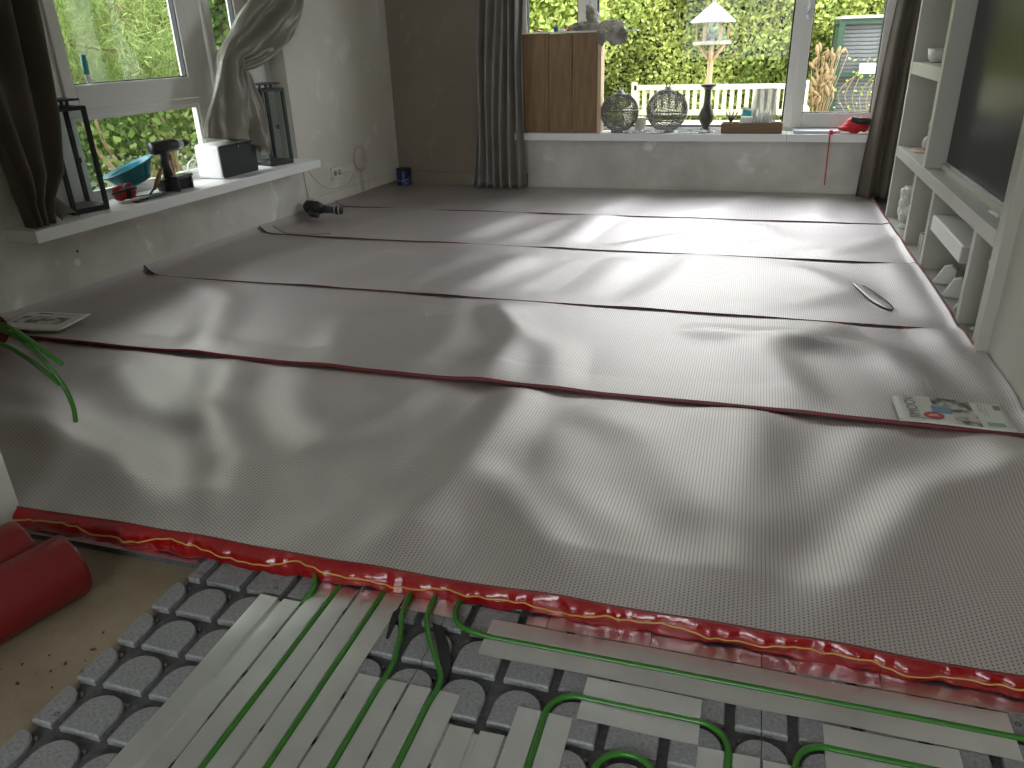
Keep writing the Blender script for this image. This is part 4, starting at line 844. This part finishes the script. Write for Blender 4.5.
# ================================================================== CATALOGUES
def booklet(name, label, c, sx, sy, rz, th, z, parts):
    o = thing(name, label, 'catalogue', (c[0], c[1], z), rz)
    A = np.array([[(-sx/2+sx*i/14, -sy/2+sy*j/8, th+0.003*math.sin(i/14*5+0.5)) for j in range(9)] for i in range(15)])
    q = MB().grid(A).build('cover', 'paper', o, True); s = q.modifiers.new('s', 'SOLIDIFY'); s.thickness = th*0.9; s.offset = -1
    for pname, mt, x0, x1, y0, y1, dz in parts:
        B = np.array([[(x0+(x1-x0)*i/8, y0+(y1-y0)*j, th+0.0008+dz+0.003*math.sin(((x0+(x1-x0)*i/8)+sx/2)/sx*5+0.5)) for j in range(2)] for i in range(9)])
        MB().grid(B).build(pname, mt, o)
    return o
mg = booklet('catalogue', 'home catalogue with red badge lying at the front seam by the wall end', (0.772, 2.800), 0.37, 0.215, R(0.5), 0.006, 0.0285,
    [('printed_photo', 'photo', -0.055, 0.075, 0.0, 0.106, 0), ('printed_photo', 'photo', 0.0, 0.08, -0.10, 0.0, 0), ('printed_sky', 'photob', -0.065, 0.0, -0.025, 0.03, 0.0004), ('text_line', 'printgrey', 0.098, 0.101, 0.02, 0.085, 0), ('text_line', 'printgrey', 0.108, 0.110, 0.0, 0.085, 0), ('text_line', 'printgrey', 0.118, 0.120, -0.01, 0.07, 0), ('barcode', 'printgrey', 0.148, 0.170, 0.05, 0.088, 0), ('small_print', 'greenprint', 0.10, 0.155, -0.085, -0.055, 0)])
q = MB().lathe([(0.03, 0), (0.03, 0.0008), (0.029, 0.0012)], 24).build('round_badge', 'redprint', mg); q.location = (-0.068, -0.055, 0.0105); q.scale = (1.1, 0.9, 1)
q = MB().box(-0.018, 0.018, -0.006, -0.002, 0, 0.0006).box(-0.014, 0.014, 0.003, 0.007, 0, 0.0006).build('badge_lettering', 'paper', mg); q.location = (-0.068, -0.055, 0.0118)
def text(body, size, mt, parent, loc, rot, name='lettering'):
    c = bpy.data.curves.new(name, 'FONT'); c.body = body; c.size = size; c.extrude = 0.0002; c.align_x = 'CENTER'; c.align_y = 'CENTER'
    c.materials.append(M[mt]); o = bpy.data.objects.new(name, c); COL.objects.link(o); 
    dg = bpy.context.evaluated_depsgraph_get(); me = bpy.data.meshes.new_from_object(o.evaluated_get(dg)); bpy.data.objects.remove(o); bpy.data.curves.remove(c)
    o = link(me, name, parent); o.location = loc; o.rotation_euler = rot; return o
text('JIMOOV', 0.052, 'printgrey', mg, (-0.128, 0.005, 0.0110), (0, 0, R(90)), 'title_lettering')
mg2 = booklet('catalogue', 'grey catalogue with red title lying below the side wall', (-3.40, 2.88), 0.36, 0.25, R(8), 0.006, 0.036,
    [('printed_photo', 'photo', -0.15, 0.12, -0.045, 0.055, 0), ('title_print', 'redprint', -0.10, -0.01, 0.088, 0.105, 0), ('title_print', 'printgrey', 0.0, 0.14, 0.092, 0.100, 0)])

# ================================================================== THINGS ON THE GARDEN SILL
ZB = 0.5005
for i, (x0, x1, h, dy, lab) in enumerate(((-2.01, -1.775, 0.815, 0.0, 'tall oak coloured box next to the grey curtain'), (-1.768, -1.565, 0.812, -0.012, 'middle one of the three tall oak coloured boxes'), (-1.558, -1.305, 0.815, -0.004, 'tall oak coloured box with pale edge beside the round lantern'))):
    bx = thing('wooden_box', lab, 'box', ((x0+x1)/2, 7.08+dy, ZB), group='tall oak coloured boxes'); hw = (x1-x0)/2
    bevel(MB().box(-hw, hw-0.03, 0.0, 0.018, 0, h).build('front_panel', 'woodp', bx), 0.003)
    MB().box(hw-0.03, hw, 0.0, 0.155, 0, h).build('side_edge', 'woode', bx); MB().box(-hw, -hw+0.018, 0.018, 0.155, 0, h).build('side_panel', 'woodp', bx)
    MB().box(-hw+0.018, hw-0.03, 0.14, 0.155, 0, h).build('back_panel', 'woodp', bx); MB().box(-hw+0.018, hw-0.03, 0.018, 0.14, h-0.02, h-0.001).build('top_panel', 'woodp', bx)
    if i < 2: MB().box(hw-0.03, hw-0.001, -0.0015, 0.0, 0, h).build('front_edge', 'woodp', bx)
    else: MB().box(hw-0.052, hw-0.03, -0.001, 0.001, 0, h).build('edge_band', 'woodp', bx)
o = bevel(MB().box(-2.05, -1.005, 7.055, 7.19, ZB+0.8165, ZB+0.828).build('thin_board', 'white'), 0.002); tag(o, 'thin pale board laid across the three tall wooden boxes', 'board')
zb = ZB+0.8285
o = bevel(MB().box(-1.725, -1.693, 7.09, 7.122, zb, zb+0.04).build('small_cube', 'bluegl'), 0.003); tag(o, 'tiny dark blue cube on the thin board', 'block')
o = bevel(MB().box(-1.68, -1.63, 7.09, 7.12, zb, zb+0.022).build('small_tube', 'spk'), 0.006); tag(o, 'tiny white packet on the thin board', 'packet')
o = MB().lathe([(0.014, 0), (0.016, 0.006), (0.012, 0.018), (0.004, 0.022)], 14).build('bottle_cap', 'pink', None, True); o.location = (-1.605, 7.10, zb); tag(o, 'tiny pink cap on the thin board', 'cap')
o = MB().lathe([(0.03, 0), (0.032, 0.008), (0.02, 0.016), (0.004, 0.02)], 16).build('ball_cap', 'orange', None, True); o.location = (-1.86, 7.10, zb); tag(o, 'tiny orange lid on the thin board', 'cap')
# crumpled cloth hanging over the board end
def lump(name, cx, cy, cz, rx, ry, rz_, seed, mt, zmin=None, parent=None, amp=0.28):
    bm = bmesh.new(); bmesh.ops.create_icosphere(bm, subdivisions=5, radius=1); rr = np.random.default_rng(seed)
    ks = rr.normal(0, 3.2, (14, 3)); ph = rr.uniform(0, 6, 14)
    for v in bm.verts:
        n_ = np.array(v.co); f = 1+amp*(np.mean(np.abs(np.sin(ks@n_+ph)))-0.6)*3.0; q = n_*f*np.array([rx, ry, rz_])+np.array([cx, cy, cz])
        if zmin is not None: q[2] = max(q[2], zmin)
        v.co = q
    me = bpy.data.meshes.new(name); bm.to_mesh(me); bm.free(); me.materials.append(M[mt]); me.polygons.foreach_set('use_smooth', [True]*len(me.polygons)); return link(me, name, parent)
ck = thing('cloth', 'x', 'cloth', (-1.40, 7.12, zb))
lump('crumpled_heap', -0.04, -0.01, 0.03, 0.15, 0.06, 0.042, 1, 'cloth', 0.002, ck)
q = lump('bunched_fold', 0.04, 0.0, 0.09, 0.05, 0.04, 0.10, 2, 'cloth', 0.002, ck); q.rotation_euler = (0, R(-20), 0)
lump('trailing_fold', 0.17, -0.03, 0.035, 0.11, 0.035, 0.045, 3, 'cloth', 0.002, ck)
q = lump('hanging_corner', 0.23, -0.098, -0.045, 0.085, 0.026, 0.075, 4, 'cloth', None, ck)
q = lump('hanging_corner', 0.10, -0.095, -0.04, 0.04, 0.022, 0.075, 5, 'cloth', None, ck)
tag(bpy.data.objects['cloth'], 'crumpled grey cloth draped over the end of the thin board', 'cloth')

def orb(x, y, r, label, wire_sub, bands, rot):
    o = thing('round_lantern', label, 'lantern', (x, y, ZB), group='round filigree lanterns')
    bm = bmesh.new(); bmesh.ops.create_icosphere(bm, subdivisions=wire_sub, radius=r); me = bpy.data.meshes.new('pierced_shell'); 
    bmesh.ops.delete(bm, geom=[v for v in bm.verts if v.co.z > r*0.93 or v.co.z < -r*0.96], context='VERTS')
    bm.to_mesh(me); bm.free(); me.materials.append(M['orb']); q = link(me, 'pierced_shell', o); q.location = (0, 0, r*0.97+0.012); q.rotation_euler = rot
    w = q.modifiers.new('w', 'WIREFRAME'); w.thickness = 0.0078; w.use_replace = True; w.use_even_offset = False
    for z in bands:
        rr = math.sqrt(max(0.0001, r*r-z*z))+0.001
        MB().tube([(rr*math.cos(R(a)), rr*math.sin(R(a)), r*0.97+0.012+z) for a in range(0, 361, 10)], 0.006, 6, False).build('band', 'orb', o, True)
    zt = r*1.9+0.012
    MB().lathe([(0.058, zt-0.012), (0.05, zt+0.006), (0.03, zt+0.016), (0.028, zt+0.03), (0.016, zt+0.034)], 20).build('cap', 'orb', o, True)
    MB().tube([(0.016*math.cos(R(a)), 0, zt+0.048+0.018*math.sin(R(a))) for a in range(0, 361, 20)], 0.005, 6, False).build('hanging_ring', 'black', o, True)
    MB().lathe([(0.07, 0.0), (0.075, 0.004), (0.07, 0.016), (0.04, 0.018)], 24).build('foot_ring', 'orb', o, True)
    return o
orb(-1.142, 7.12, 0.161, 'dark pierced metal globe lantern touching the tall wooden box', 4, (0.02, -0.155), (0, 0, 0.3))
orb(-0.735, 7.16, 0.172, 'pierced metal globe lantern with flat bands between candle and dark vase', 4, (-0.03, -0.075), (0.2, 0.1, 1.0))
cd = thing('pillar_candle', 'short cream pillar candle between the two globe lanterns', 'candle', (-0.963, 7.17, ZB))
MB().lathe([(0.046, 0), (0.048, 0.004), (0.048, 0.115), (0.044, 0.122), (0.02, 0.118)], 24).build('wax', 'candle', cd, True); MB().tube([(0, 0, 0.118), (0.001, 0, 0.132)], 0.0015, 5).build('wick', 'black', cd)
vs_ = thing('candle_holder', 'dark turned baluster candle holder standing before the bird table', 'candle holder', (-0.398, 7.15, ZB+0.004))
MB().lathe([(0.045, 0), (0.052, 0.006), (0.05, 0.022), (0.03, 0.035), (0.034, 0.05), (0.055, 0.085), (0.064, 0.125), (0.056, 0.165), (0.036, 0.205), (0.028, 0.25), (0.026, 0.31), (0.03, 0.345)], 28).build('turned_body', 'vase', vs_, True)
MB().lathe([(0.028, 0.34), (0.05, 0.362), (0.064, 0.37), (0.064, 0.384), (0.05, 0.386)], 28).build('drip_plate', 'vase', vs_, True)
MB().lathe([(0.048, -0.003), (0.06, -0.002), (0.06, 0.008), (0.05, 0.01)], 28).build('foot', 'vase', vs_, True)
for i, (x, y, sx, lab) in enumerate(((-0.84, 7.06, 0.10, 'crumpled foil scrap in front of the banded globe lantern'), (-0.50, 7.08, 0.12, 'crumpled foil scrap before the dark candle holder'), (-0.325, 7.10, 0.09, 'crumpled foil scrap beside the brown tray'), (-1.03, 7.06, 0.06, 'small foil scrap in front of the cream candle'))):
    n1, n2 = 16, 9; A = np.zeros((n1, n2, 3)); r = np.random.default_rng(40+i)
    A[..., 0] = np.linspace(-sx, sx, n1)[:, None]+r.normal(0, .006, (n1, n2)); A[..., 1] = np.linspace(-.03, .03, n2)[None]+r.normal(0, .006, (n1, n2)); A[..., 2] = 0.004+np.abs(r.normal(0, .013, (n1, n2)))
    o = MB().grid(A).build('foil_scrap', 'foilpaper'); o.location = (x, y, ZB); tag(o, lab, 'foil', 'crumpled foil scraps on the sill')
ty = thing('wooden_tray', 'brown wooden tray holding a glass vase on the garden sill', 'tray', (-0.018, 7.12, ZB))
MB().box(-0.245, 0.245, -0.06, 0.06, 0.0, 0.012).build('base', 'woodtray', ty)
MB().box(-0.247, 0.247, -0.062, -0.050, 0.0, 0.083).build('side', 'woodtray', ty); MB().box(-0.247, 0.247, 0.050, 0.062, 0.0, 0.083).build('side', 'woodtray', ty)
for sx in (-1, 1): MB().box(sx*0.241-0.006, sx*0.241+0.006, -0.05, 0.05, 0.0, 0.083).build('end', 'woodtray', ty)
hv = thing('glass_vase', 'smoky glass hurricane vase with white ball inside the tray', 'vase', (0.07, 7.12, ZB+0.0125))
q = MB().lathe([(0.035, 0.004), (0.044, 0.06), (0.047, 0.14), (0.046, 0.22), (0.043, 0.34)], 32).build('glass', 'smoke', hv, True); q.scale = (2.1, 1, 1)
q = MB().lathe([(0.042*math.sin(R(t)), 0.10-0.042*math.cos(R(t))*1.4) for t in range(3, 180, 12)], 20).build('white_ball', 'spk', hv, True); q.scale = (1.5, 0.95, 1)
for k in range(16):
    a = 2*math.pi*k/16; MB().tube([(0.092*math.cos(a), 0.044*math.sin(a), 0.02), (0.096*math.cos(a), 0.0455*math.sin(a), 0.10), (0.097*math.cos(a+0.08), 0.046*math.sin(a+0.08), 0.17+0.05*(k % 3))], [0.0035, 0.003, 0.0008], 5).build('etched_blade', 'milk', hv, True)
o = thing('picture_card', 'green and white card leaning in the brown tray', 'card', (-0.075, 7.15, ZB+0.0125), R(-8))
q = MB().box(-0.06, 0.055, 0, 0.003, 0.0, 0.185).build('card', 'spk', o); q.rotation_euler = (0, R(12), 0)
q = MB().box(-0.055, 0.05, -0.001, 0.0, 0.06, 0.165).build('green_print', 'turq', o); q.rotation_euler = (0, R(12), 0)
q = bevel(MB().box(-0.05, 0.05, -0.02, 0.015, 0, 0.12).build('paper_bag', 'spk'), 0.01); q.location = (-0.06, 7.105, ZB+0.0125); tag(q, 'small white paper bag in the tray before the green card', 'bag')
tw = thing('twig_ornament', 'small dark branching twig ornament in the tray', 'ornament', (-0.19, 7.12, ZB+0.0125))
MB().lathe([(0.02, 0), (0.016, 0.03), (0.012, 0.085)], 12).build('stem', 'vase', tw, True)
for k in range(9):
    a = k*2.4; MB().tube([(0, 0, 0.07), (0.025*math.cos(a), 0.015*math.sin(a), 0.11), (0.055*math.cos(a+.3), 0.02*math.sin(a), 0.15+0.012*(k % 4))], [0.005, 0.004, 0.002], 6).build('twig', 'vase', tw, True)
lp = thing('laptop', 'thin silver closed laptop on the short sill piece', 'laptop', (0.51, 7.13, ZB))
bevel(MB().box(-0.19, 0.17, -0.08, 0.13, 0.0, 0.014).build('base', 'laptop', lp), 0.003); bevel(MB().box(-0.19, 0.17, -0.08, 0.13, 0.016, 0.024).build('lid', 'laptop', lp), 0.002)
rp = thing('red_pouch', 'red nylon pouch with black strap on the sill by the curtain', 'pouch', (0.79, 7.11, ZB))
bm = bmesh.new(); bmesh.ops.create_icosphere(bm, subdivisions=4, radius=1)
for v in bm.verts:
    n_ = v.co.copy(); v.co = Vector((n_.x*0.125, n_.y*0.055, 0.062+n_.z*0.062)); v.co += n_*0.008*math.sin(n_.x*7+n_.z*5)+n_*0.005*math.sin(n_.z*13+n_.x*9)
    if v.co.z < 0.001: v.co.z = 0.001
    if v.co.x < -0.03: v.co.z *= max(0.35, 1+(v.co.x+0.03)*5)
me = bpy.data.meshes.new('bag_body'); bm.to_mesh(me); bm.free(); me.materials.append(M['redcloth']); me.polygons.foreach_set('use_smooth', [True]*len(me.polygons)); link(me, 'bag_body', rp)
MB().tube([tuple(p) for p in crom([(-0.03, -0.03, 0.115), (0.02, -0.05, 0.105), (0.08, -0.05, 0.10), (0.12, -0.03, 0.085)], 6)], [0.026]*19, 10).build('black_strap', 'blackpl', rp, True)
MB().tube([tuple(p) for p in crom([(-0.11, -0.04, 0.012), (-0.18, -0.085, 0.012), (-0.187, -0.097, -0.01), (-0.183, -0.099, -0.2), (-0.178, -0.097, -0.405)], 8)], 0.0055, 6).build('drawstring', 'redcloth', rp, True)
MB().lathe([(0.016, 0), (0.02, 0.01), (0.014, 0.03), (0.004, 0.034)], 10, (-0.18, -0.075, 0.0)).build('cord_stop', 'redcloth', rp, True)
MB().box(-0.12, 0.03, -0.085, -0.055, 0.0, 0.003).build('paper_tag', 'paper', rp)

# debris on the bare screed
fl = bpy.data.objects['floor']
r = np.random.default_rng(5)
for i, (x, y) in enumerate(((-1.46, 1.03), (-1.475, 1.0), (-1.50, 0.985), (-1.52, 1.04), (-1.43, 1.085), (-1.56, 1.0), (-1.40, 1.02), (-1.52, 0.95), (-1.60, 0.97), (-1.35-0.08, 0.96), (-1.45, 1.14), (-1.38-0.04, 1.05))):
    a = r.uniform(0, 3); s = r.uniform(0.002, 0.006)
    o = MB().add([(s*math.cos(a)*2, s*math.sin(a)*2, 0), (-s*math.sin(a), s*math.cos(a), 0), (-s*math.cos(a)*1.6, -s*math.sin(a)*1.6, 0), (s*.5*math.sin(a), -s*.7*math.cos(a), 0), (0, 0, 0.004)], [(0, 1, 4), (1, 2, 4), (2, 3, 4), (3, 0, 4), (3, 2, 1, 0)]).build('foam_crumb', 'blackpl'); o.location = (x, y, ZC+0.0003)
    tag(o, 'tiny dark crumb on the bare screed between roll and panel', 'crumb', 'dark crumbs on the screed')
o = bevel(MB().box(-0.03, 0.03, -0.05, 0.05, 0, 0.012).build('wood_offcut', 'candle'), 0.002); o.location = (-1.53, 0.80, ZC+0.0003); o.rotation_euler = (0, 0, 0.5); tag(o, 'small pale offcut on the screed at the picture corner', 'offcut')

# ================================================================== GARDEN
o = MB().box(-16, 14, 7.46, 26, -0.35, -0.12).build('ground_garden', 'lawn'); tag(o, 'garden ground beyond the large window', 'ground', kind='structure')
o = MB().box(-16, -4.45, -6, 7.45, -0.35, -0.12).build('ground_side', 'lawn'); tag(o, 'garden ground beside the side window', 'ground', kind='structure')
o = MB().box(-3.4, 2.5, 7.47, 10.2, -0.12, -0.10).build('terrace', 'terrace'); tag(o, 'pale terrace below the garden window', 'terrace', kind='structure')
def leaf_cloud(n, fn, a, b, mt, parent, name='foliage'):
    P_ = np.array([fn() for _ in range(n)], np.float32); U_, V_ = rand_frames(n, a, b); return quads(name, P_, U_, V_, mt, parent)
hd = thing('hedge', 'dense clipped green hedge across the garden behind the bench', 'hedge', (0, 12.2, -0.12))
n = 125000
X_ = rng.uniform(-6.0, 5.5, n); Z_ = rng.uniform(0, 3.35, n); bumps = 0.22*np.sin(X_*2.1)*np.sin(Z_*2.7+1)+0.12*np.sin(X_*5.3+1)*np.sin(Z_*4.9)
Y_ = -0.35+bumps+rng.exponential(0.13, n)
top = rng.random(n) < 0.12; Z_[top] = 3.3+rng.normal(0, .06, top.sum()); Y_[top] = rng.uniform(-.3, .7, top.sum())
U_, V_ = rand_frames(n, 0.019, 0.026); q = quads('foliage', np.stack([X_, Y_, Z_], 1).astype(np.float32), U_, V_, 'hedge', hd); q['kind'] = 'stuff'
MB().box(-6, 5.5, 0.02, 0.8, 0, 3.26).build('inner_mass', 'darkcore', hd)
lb = thing('shrub', 'bright lime green shrub behind the oak coloured boxes', 'shrub', (-2.75, 10.2, -0.12))
def ell(cx, cy, cz, rx, ry, rz_):
    def f():
        while True:
            p = rng.uniform(-1, 1, 3)
            if 0.35 < (p*p).sum() < 1: return (cx+p[0]*rx, cy+p[1]*ry, cz+p[2]*rz_)
    return f
q = leaf_cloud(11000, ell(0, 0, 1.5, 0.95, 0.6, 1.0), 0.024, 0.036, 'lime', lb); q['kind'] = 'stuff'
for k in range(9):
    a = k*0.7; MB().tube([(0.1*math.cos(a), 0.1*math.sin(a), 0), (0.3*math.cos(a), 0.25*math.sin(a), 0.9), (0.7*math.cos(a), 0.4*math.sin(a), 1.9)], [0.02, 0.014, 0.006], 6).build('stem', 'bark', lb, True)
# bench
bn = thing('garden_bench', 'cream slatted garden bench in front of the hedge', 'bench', (-0.44, 9.75, -0.10))
bw = 0.96; hb = 0.835
for sx in (-1, 1):
    MB().box(sx*bw-0.03, sx*bw+0.03, 0.0, 0.06, 0, hb+0.03).build('back_leg', 'benchp', bn); MB().box(sx*bw-0.03, sx*bw+0.03, -0.5, -0.44, 0, 0.6).build('front_leg', 'benchp', bn); MB().box(sx*bw-0.035, sx*bw+0.035, -0.52, 0.0, 0.58, 0.61).build('armrest', 'benchp', bn)
MB().box(-bw, bw, 0.0, 0.045, hb-0.055, hb).build('top_rail', 'benchp', bn); MB().box(-bw, bw, 0.0, 0.045, 0.50, 0.56).build('lower_rail', 'benchp', bn)
sl = MB().box(-0.024, 0.024, 0.012, 0.034, 0.56, hb-0.055).mesh('back_slat', 'benchp')
for k in range(23): q = link(sl, 'back_slat', bn); q.location = (-0.92+1.84*k/22, 0, 0)
ss = MB().box(-bw, bw, -0.03, 0.03, 0, 0.025).mesh('seat_slat', 'benchp')
for k in range(6): q = link(ss, 'seat_slat', bn); q.location = (0, -0.46+0.085*k, 0.42)
# bird table
bt = thing('bird_table', 'cream roofed bird table on a forked wooden post', 'bird table', (-0.50, 9.0, -0.10)); bt.scale = (0.85, 0.85, 1)
MB().tube([(0, 0, 0), (0, 0, 1.22)], 0.035, 10).build('post', 'birdwood', bt, True)
for sx in (-1, 1): MB().tube([(0, 0, 1.10), (sx*0.15, 0, 1.27)], 0.022, 8).build('fork', 'birdwood', bt, True)
for sy in (-1, 1): MB().tube([(0, 0, 1.10), (0, sy*0.15, 1.27)], 0.022, 8).build('fork', 'birdwood', bt, True)
hexp = lambda r_: [(r_*math.cos(R(60*k)), r_*math.sin(R(60*k))) for k in range(6)]
MB().prism(hexp(0.225), 1.27, 1.30).build('floor_board', 'birdroof', bt)
for k in range(6): MB().box(-0.009, 0.009, -0.009, 0.009, 1.30, 1.49).build('corner_post', 'birdwood', bt).location = (0.19*math.cos(R(60*k)), 0.19*math.sin(R(60*k)), 0)
for k in range(6):
    a0, a1 = R(60*k), R(60*k+60); p0 = (0.19*math.cos(a0), 0.19*math.sin(a0)); p1 = (0.19*math.cos(a1), 0.19*math.sin(a1))
    MB().add([(*p0, 1.30), (*p1, 1.30), (*p1, 1.47), (*p0, 1.47)], [(0, 1, 2, 3)]).build('pane', 'lampglass', bt)
    r0 = 0.265; MB().add([(r0*math.cos(a0), r0*math.sin(a0), 1.475), (r0*math.cos(a1), r0*math.sin(a1), 1.475), (0, 0, 1.66), (r0*math.cos(a0), r0*math.sin(a0), 1.49), (r0*math.cos(a1), r0*math.sin(a1), 1.49), (0, 0, 1.675)], [(0, 2, 1), (3, 4, 5), (0, 1, 4, 3), (1, 2, 5, 4), (2, 0, 3, 5)]).build('roof_panel', 'birdroof', bt)
MB().lathe([(0.015, 1.66), (0.02, 1.69), (0.005, 1.72)], 10).build('finial', 'birdroof', bt)
# green framed cold frame / shed of dark slats
gh = thing('garden_cage', 'green framed garden cage with grey slatted sides beside the hedge', 'garden cage', (0.86, 10.3, -0.12))
for x in (0.0, 1.15): MB().box(x-0.03, x+0.03, -0.03, 0.03, 0, 1.50).build('post', 'greenfr', gh)
for x in (0.0, 1.15): MB().box(x-0.03, x+0.03, 0.77, 0.83, 0, 1.50).build('post', 'greenfr', gh)
for z in (0.05, 0.91, 1.47): MB().box(0.03, 1.12, -0.025, 0.025, z-0.025, z+0.025).build('rail', 'greenfr', gh)
for z in (0.05, 0.91, 1.47): MB().box(-0.025, 0.025, 0.03, 0.77, z-0.025, z+0.025).build('rail', 'greenfr', gh)
slt = MB().box(0.03, 1.12, -0.008, 0.008, -0.018, 0.018).mesh('slat', 'mesh')
for k in range(33): q = link(slt, 'slat', gh); q.location = (0, 0.06+0.004*(k % 2), 0.09+k*0.0425)
MB().box(-0.02, 1.17, -0.06, 0.86, 1.50, 1.53).build('roof', 'birdroof', gh)
MB().box(0.24, 0.54, -0.035, -0.028, 0.92, 1.03).build('white_sign', 'spk', gh)
MB().box(-0.012, -0.006, 0.03, 0.77, 0.05, 1.47).build('dark_side', 'darkcore', gh); MB().box(0.0, 1.15, 0.80, 0.82, 0.05, 1.47).build('back_side', 'mesh', gh)
vn = thing('climbing_plant', 'thin climbing plant growing through the green cage', 'plant', (1.15, 10.2, -0.12))
for k in range(5): MB().tube([tuple(p) for p in crom([(0.06*k-0.15, 0, 0.0), (0.05*k-0.1, 0.0, 0.4), (0.08*k-0.25, -0.01, 0.7), (0.07*k-0.1, 0.0, 0.9+0.1*(k % 3))], 5)], 0.005, 5).build('stem', 'dried', vn, True)
q = leaf_cloud(70, lambda: (rng.normal(-0.02, .17), rng.normal(-0.02, .015), rng.uniform(0.4, 1.1)), 0.012, 0.018, 'lime', vn, 'leaves')
# dried flowers
df = thing('dried_flowers', 'tall clump of dried tan flower heads beside the green cage', 'dried plant', (0.69, 10.0, -0.12))
head = MB().lathe([(0.004, 0), (0.012, 0.012), (0.018, 0.04), (0.014, 0.075), (0.004, 0.09)], 8).mesh('flower_head', 'dried', True)
for k in range(70):
    x = rng.normal(-0.02, 0.09); z = rng.uniform(0.6, 1.18); x += (z-0.85)*0.22
    MB().tube([(rng.normal(0, .05), 0.0, 0), (x*0.5, rng.normal(0, .05), z*0.6), (x, rng.normal(0, .06), z)], [0.006, 0.004, 0.003], 5).build('stalk', 'dried', df, True)
    q = link(head, 'flower_head', df); q.location = (x, rng.normal(0, .05), z-0.01); q.rotation_euler = (rng.normal(0, .4), rng.normal(0, .4), 0); sc_ = rng.uniform(.8, 1.5); q.scale = (sc_, sc_, sc_)
# pine outside the side window
def LWg(n, s, z=0.0): p = LW(n, s, z); return (p[0], p[1], z)
pt = thing('pine_tree', 'bright green pine tree filling the upper side window', 'tree', (*LW(-3.2, 0.7, 0)[:2], -0.12), -TH)
def needles(P, n, spread, ln, mt, parent, name):
    C_ = P[rng.integers(0, len(P), n)]+rng.normal(0, spread, (n, 3)); u = rng.normal(size=(n, 3))+np.array([0, 0, .5]); u /= np.linalg.norm(u, axis=1)[:, None]
    w = np.cross(u, rng.normal(size=(n, 3))); w /= np.linalg.norm(w, axis=1)[:, None]
    return quads(name, C_.astype(np.float32), (w*0.0055).astype(np.float32), (u*ln).astype(np.float32), mt, parent)
tips = []
for t_i in range(3):
    bx_, by_ = (0.0, 0.5, -0.6)[t_i], (-1.2, 0.2, 1.3)[t_i]
    tr = crom([(bx_, by_, 0), (bx_+0.1, by_+0.1, 1.0), (bx_-0.05, by_+0.05, 2.2), (bx_+0.05, by_, 3.4)], 6)
    MB().tube(tr, [0.06-0.05*i/len(tr) for i in range(len(tr))], 8).build('trunk', 'bark', pt, True)
    for k in range(20):
        a = k*2.4+t_i; z = 0.9+k*0.125; L0 = rng.uniform(0.6, 1.15)
        p = [(bx_, by_, z), (bx_+0.5*L0*math.cos(a), by_+0.5*L0*math.sin(a), z+0.08), (bx_+L0*math.cos(a), by_+L0*math.sin(a), z+0.30)]
        MB().tube(crom(p, 3), [0.018, 0.016, 0.014, 0.012, 0.009, 0.007, 0.004], 5).build('branch', 'bark', pt, True)
        for t in np.linspace(0.35, 1, 6): tips.append(tuple(Vector(p[0]).lerp(Vector(p[2]), t)))
tips = np.array(tips); q = needles(tips, 60000, 0.15, 0.05, 'pine', pt, 'needles'); q['kind'] = 'stuff'
sb = thing('shrub', 'low shrub with pale crooked branches outside the lower side window', 'shrub', (*LW(-1.5, 2.3, 0)[:2], -0.12), -TH)
for k in range(11):
    a = rng.uniform(-1.2, 1.2); x0 = rng.uniform(-.25, .25); y0 = -1.5+k*0.27
    MB().tube(crom([(x0, y0, 0), (x0+rng.normal(0, .08), y0+0.12*a, 0.4), (x0+rng.normal(0, .1), y0+0.35*a, 0.75), (x0+rng.normal(0, .15), y0+0.6*a, 1.15)], 5), [0.03-0.023*i/15 for i in range(16)], 7).build('branch', 'bark', sb, True)
def shr():
    return (rng.normal(-0.25, .3), rng.uniform(-1.7, 1.6), 0.35+rng.beta(2, 1.3)*0.8)
q = leaf_cloud(9000, shr, 0.018, 0.026, 'shrub', sb); q['kind'] = 'stuff'
bh = thing('hedge', 'darker hedge row behind the pine outside the side window', 'hedge', (*LW(-6.2, 0.8, 0)[:2], -0.12), -TH)
n = 16000; Yl = rng.uniform(-6, 6, n); Zl = rng.uniform(0, 2.7, n); Xl = rng.exponential(.15, n)*-1+0.3+0.2*np.sin(Yl*2)*np.sin(Zl*3); U_, V_ = rand_frames(n, 0.045, 0.06)
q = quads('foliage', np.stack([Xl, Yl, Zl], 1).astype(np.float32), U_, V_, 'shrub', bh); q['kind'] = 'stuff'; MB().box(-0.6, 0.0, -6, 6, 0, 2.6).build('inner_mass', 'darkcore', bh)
iv = thing('ivy', 'dark ivy column seen through the narrow side window pane', 'ivy', (*LW(-1.4, 0.55, 0)[:2], -0.12), -TH)
q = leaf_cloud(2600, lambda: (rng.normal(0, .10), rng.normal(0, .16), rng.uniform(0.1, 2.6)), 0.026, 0.034, 'ivy', iv); q['kind'] = 'stuff'
MB().tube([(0, 0, 0), (0.02, 0, 1.3), (0, 0.02, 2.6)], [0.05, 0.04, 0.02], 8).build('stem', 'bark', iv, True)
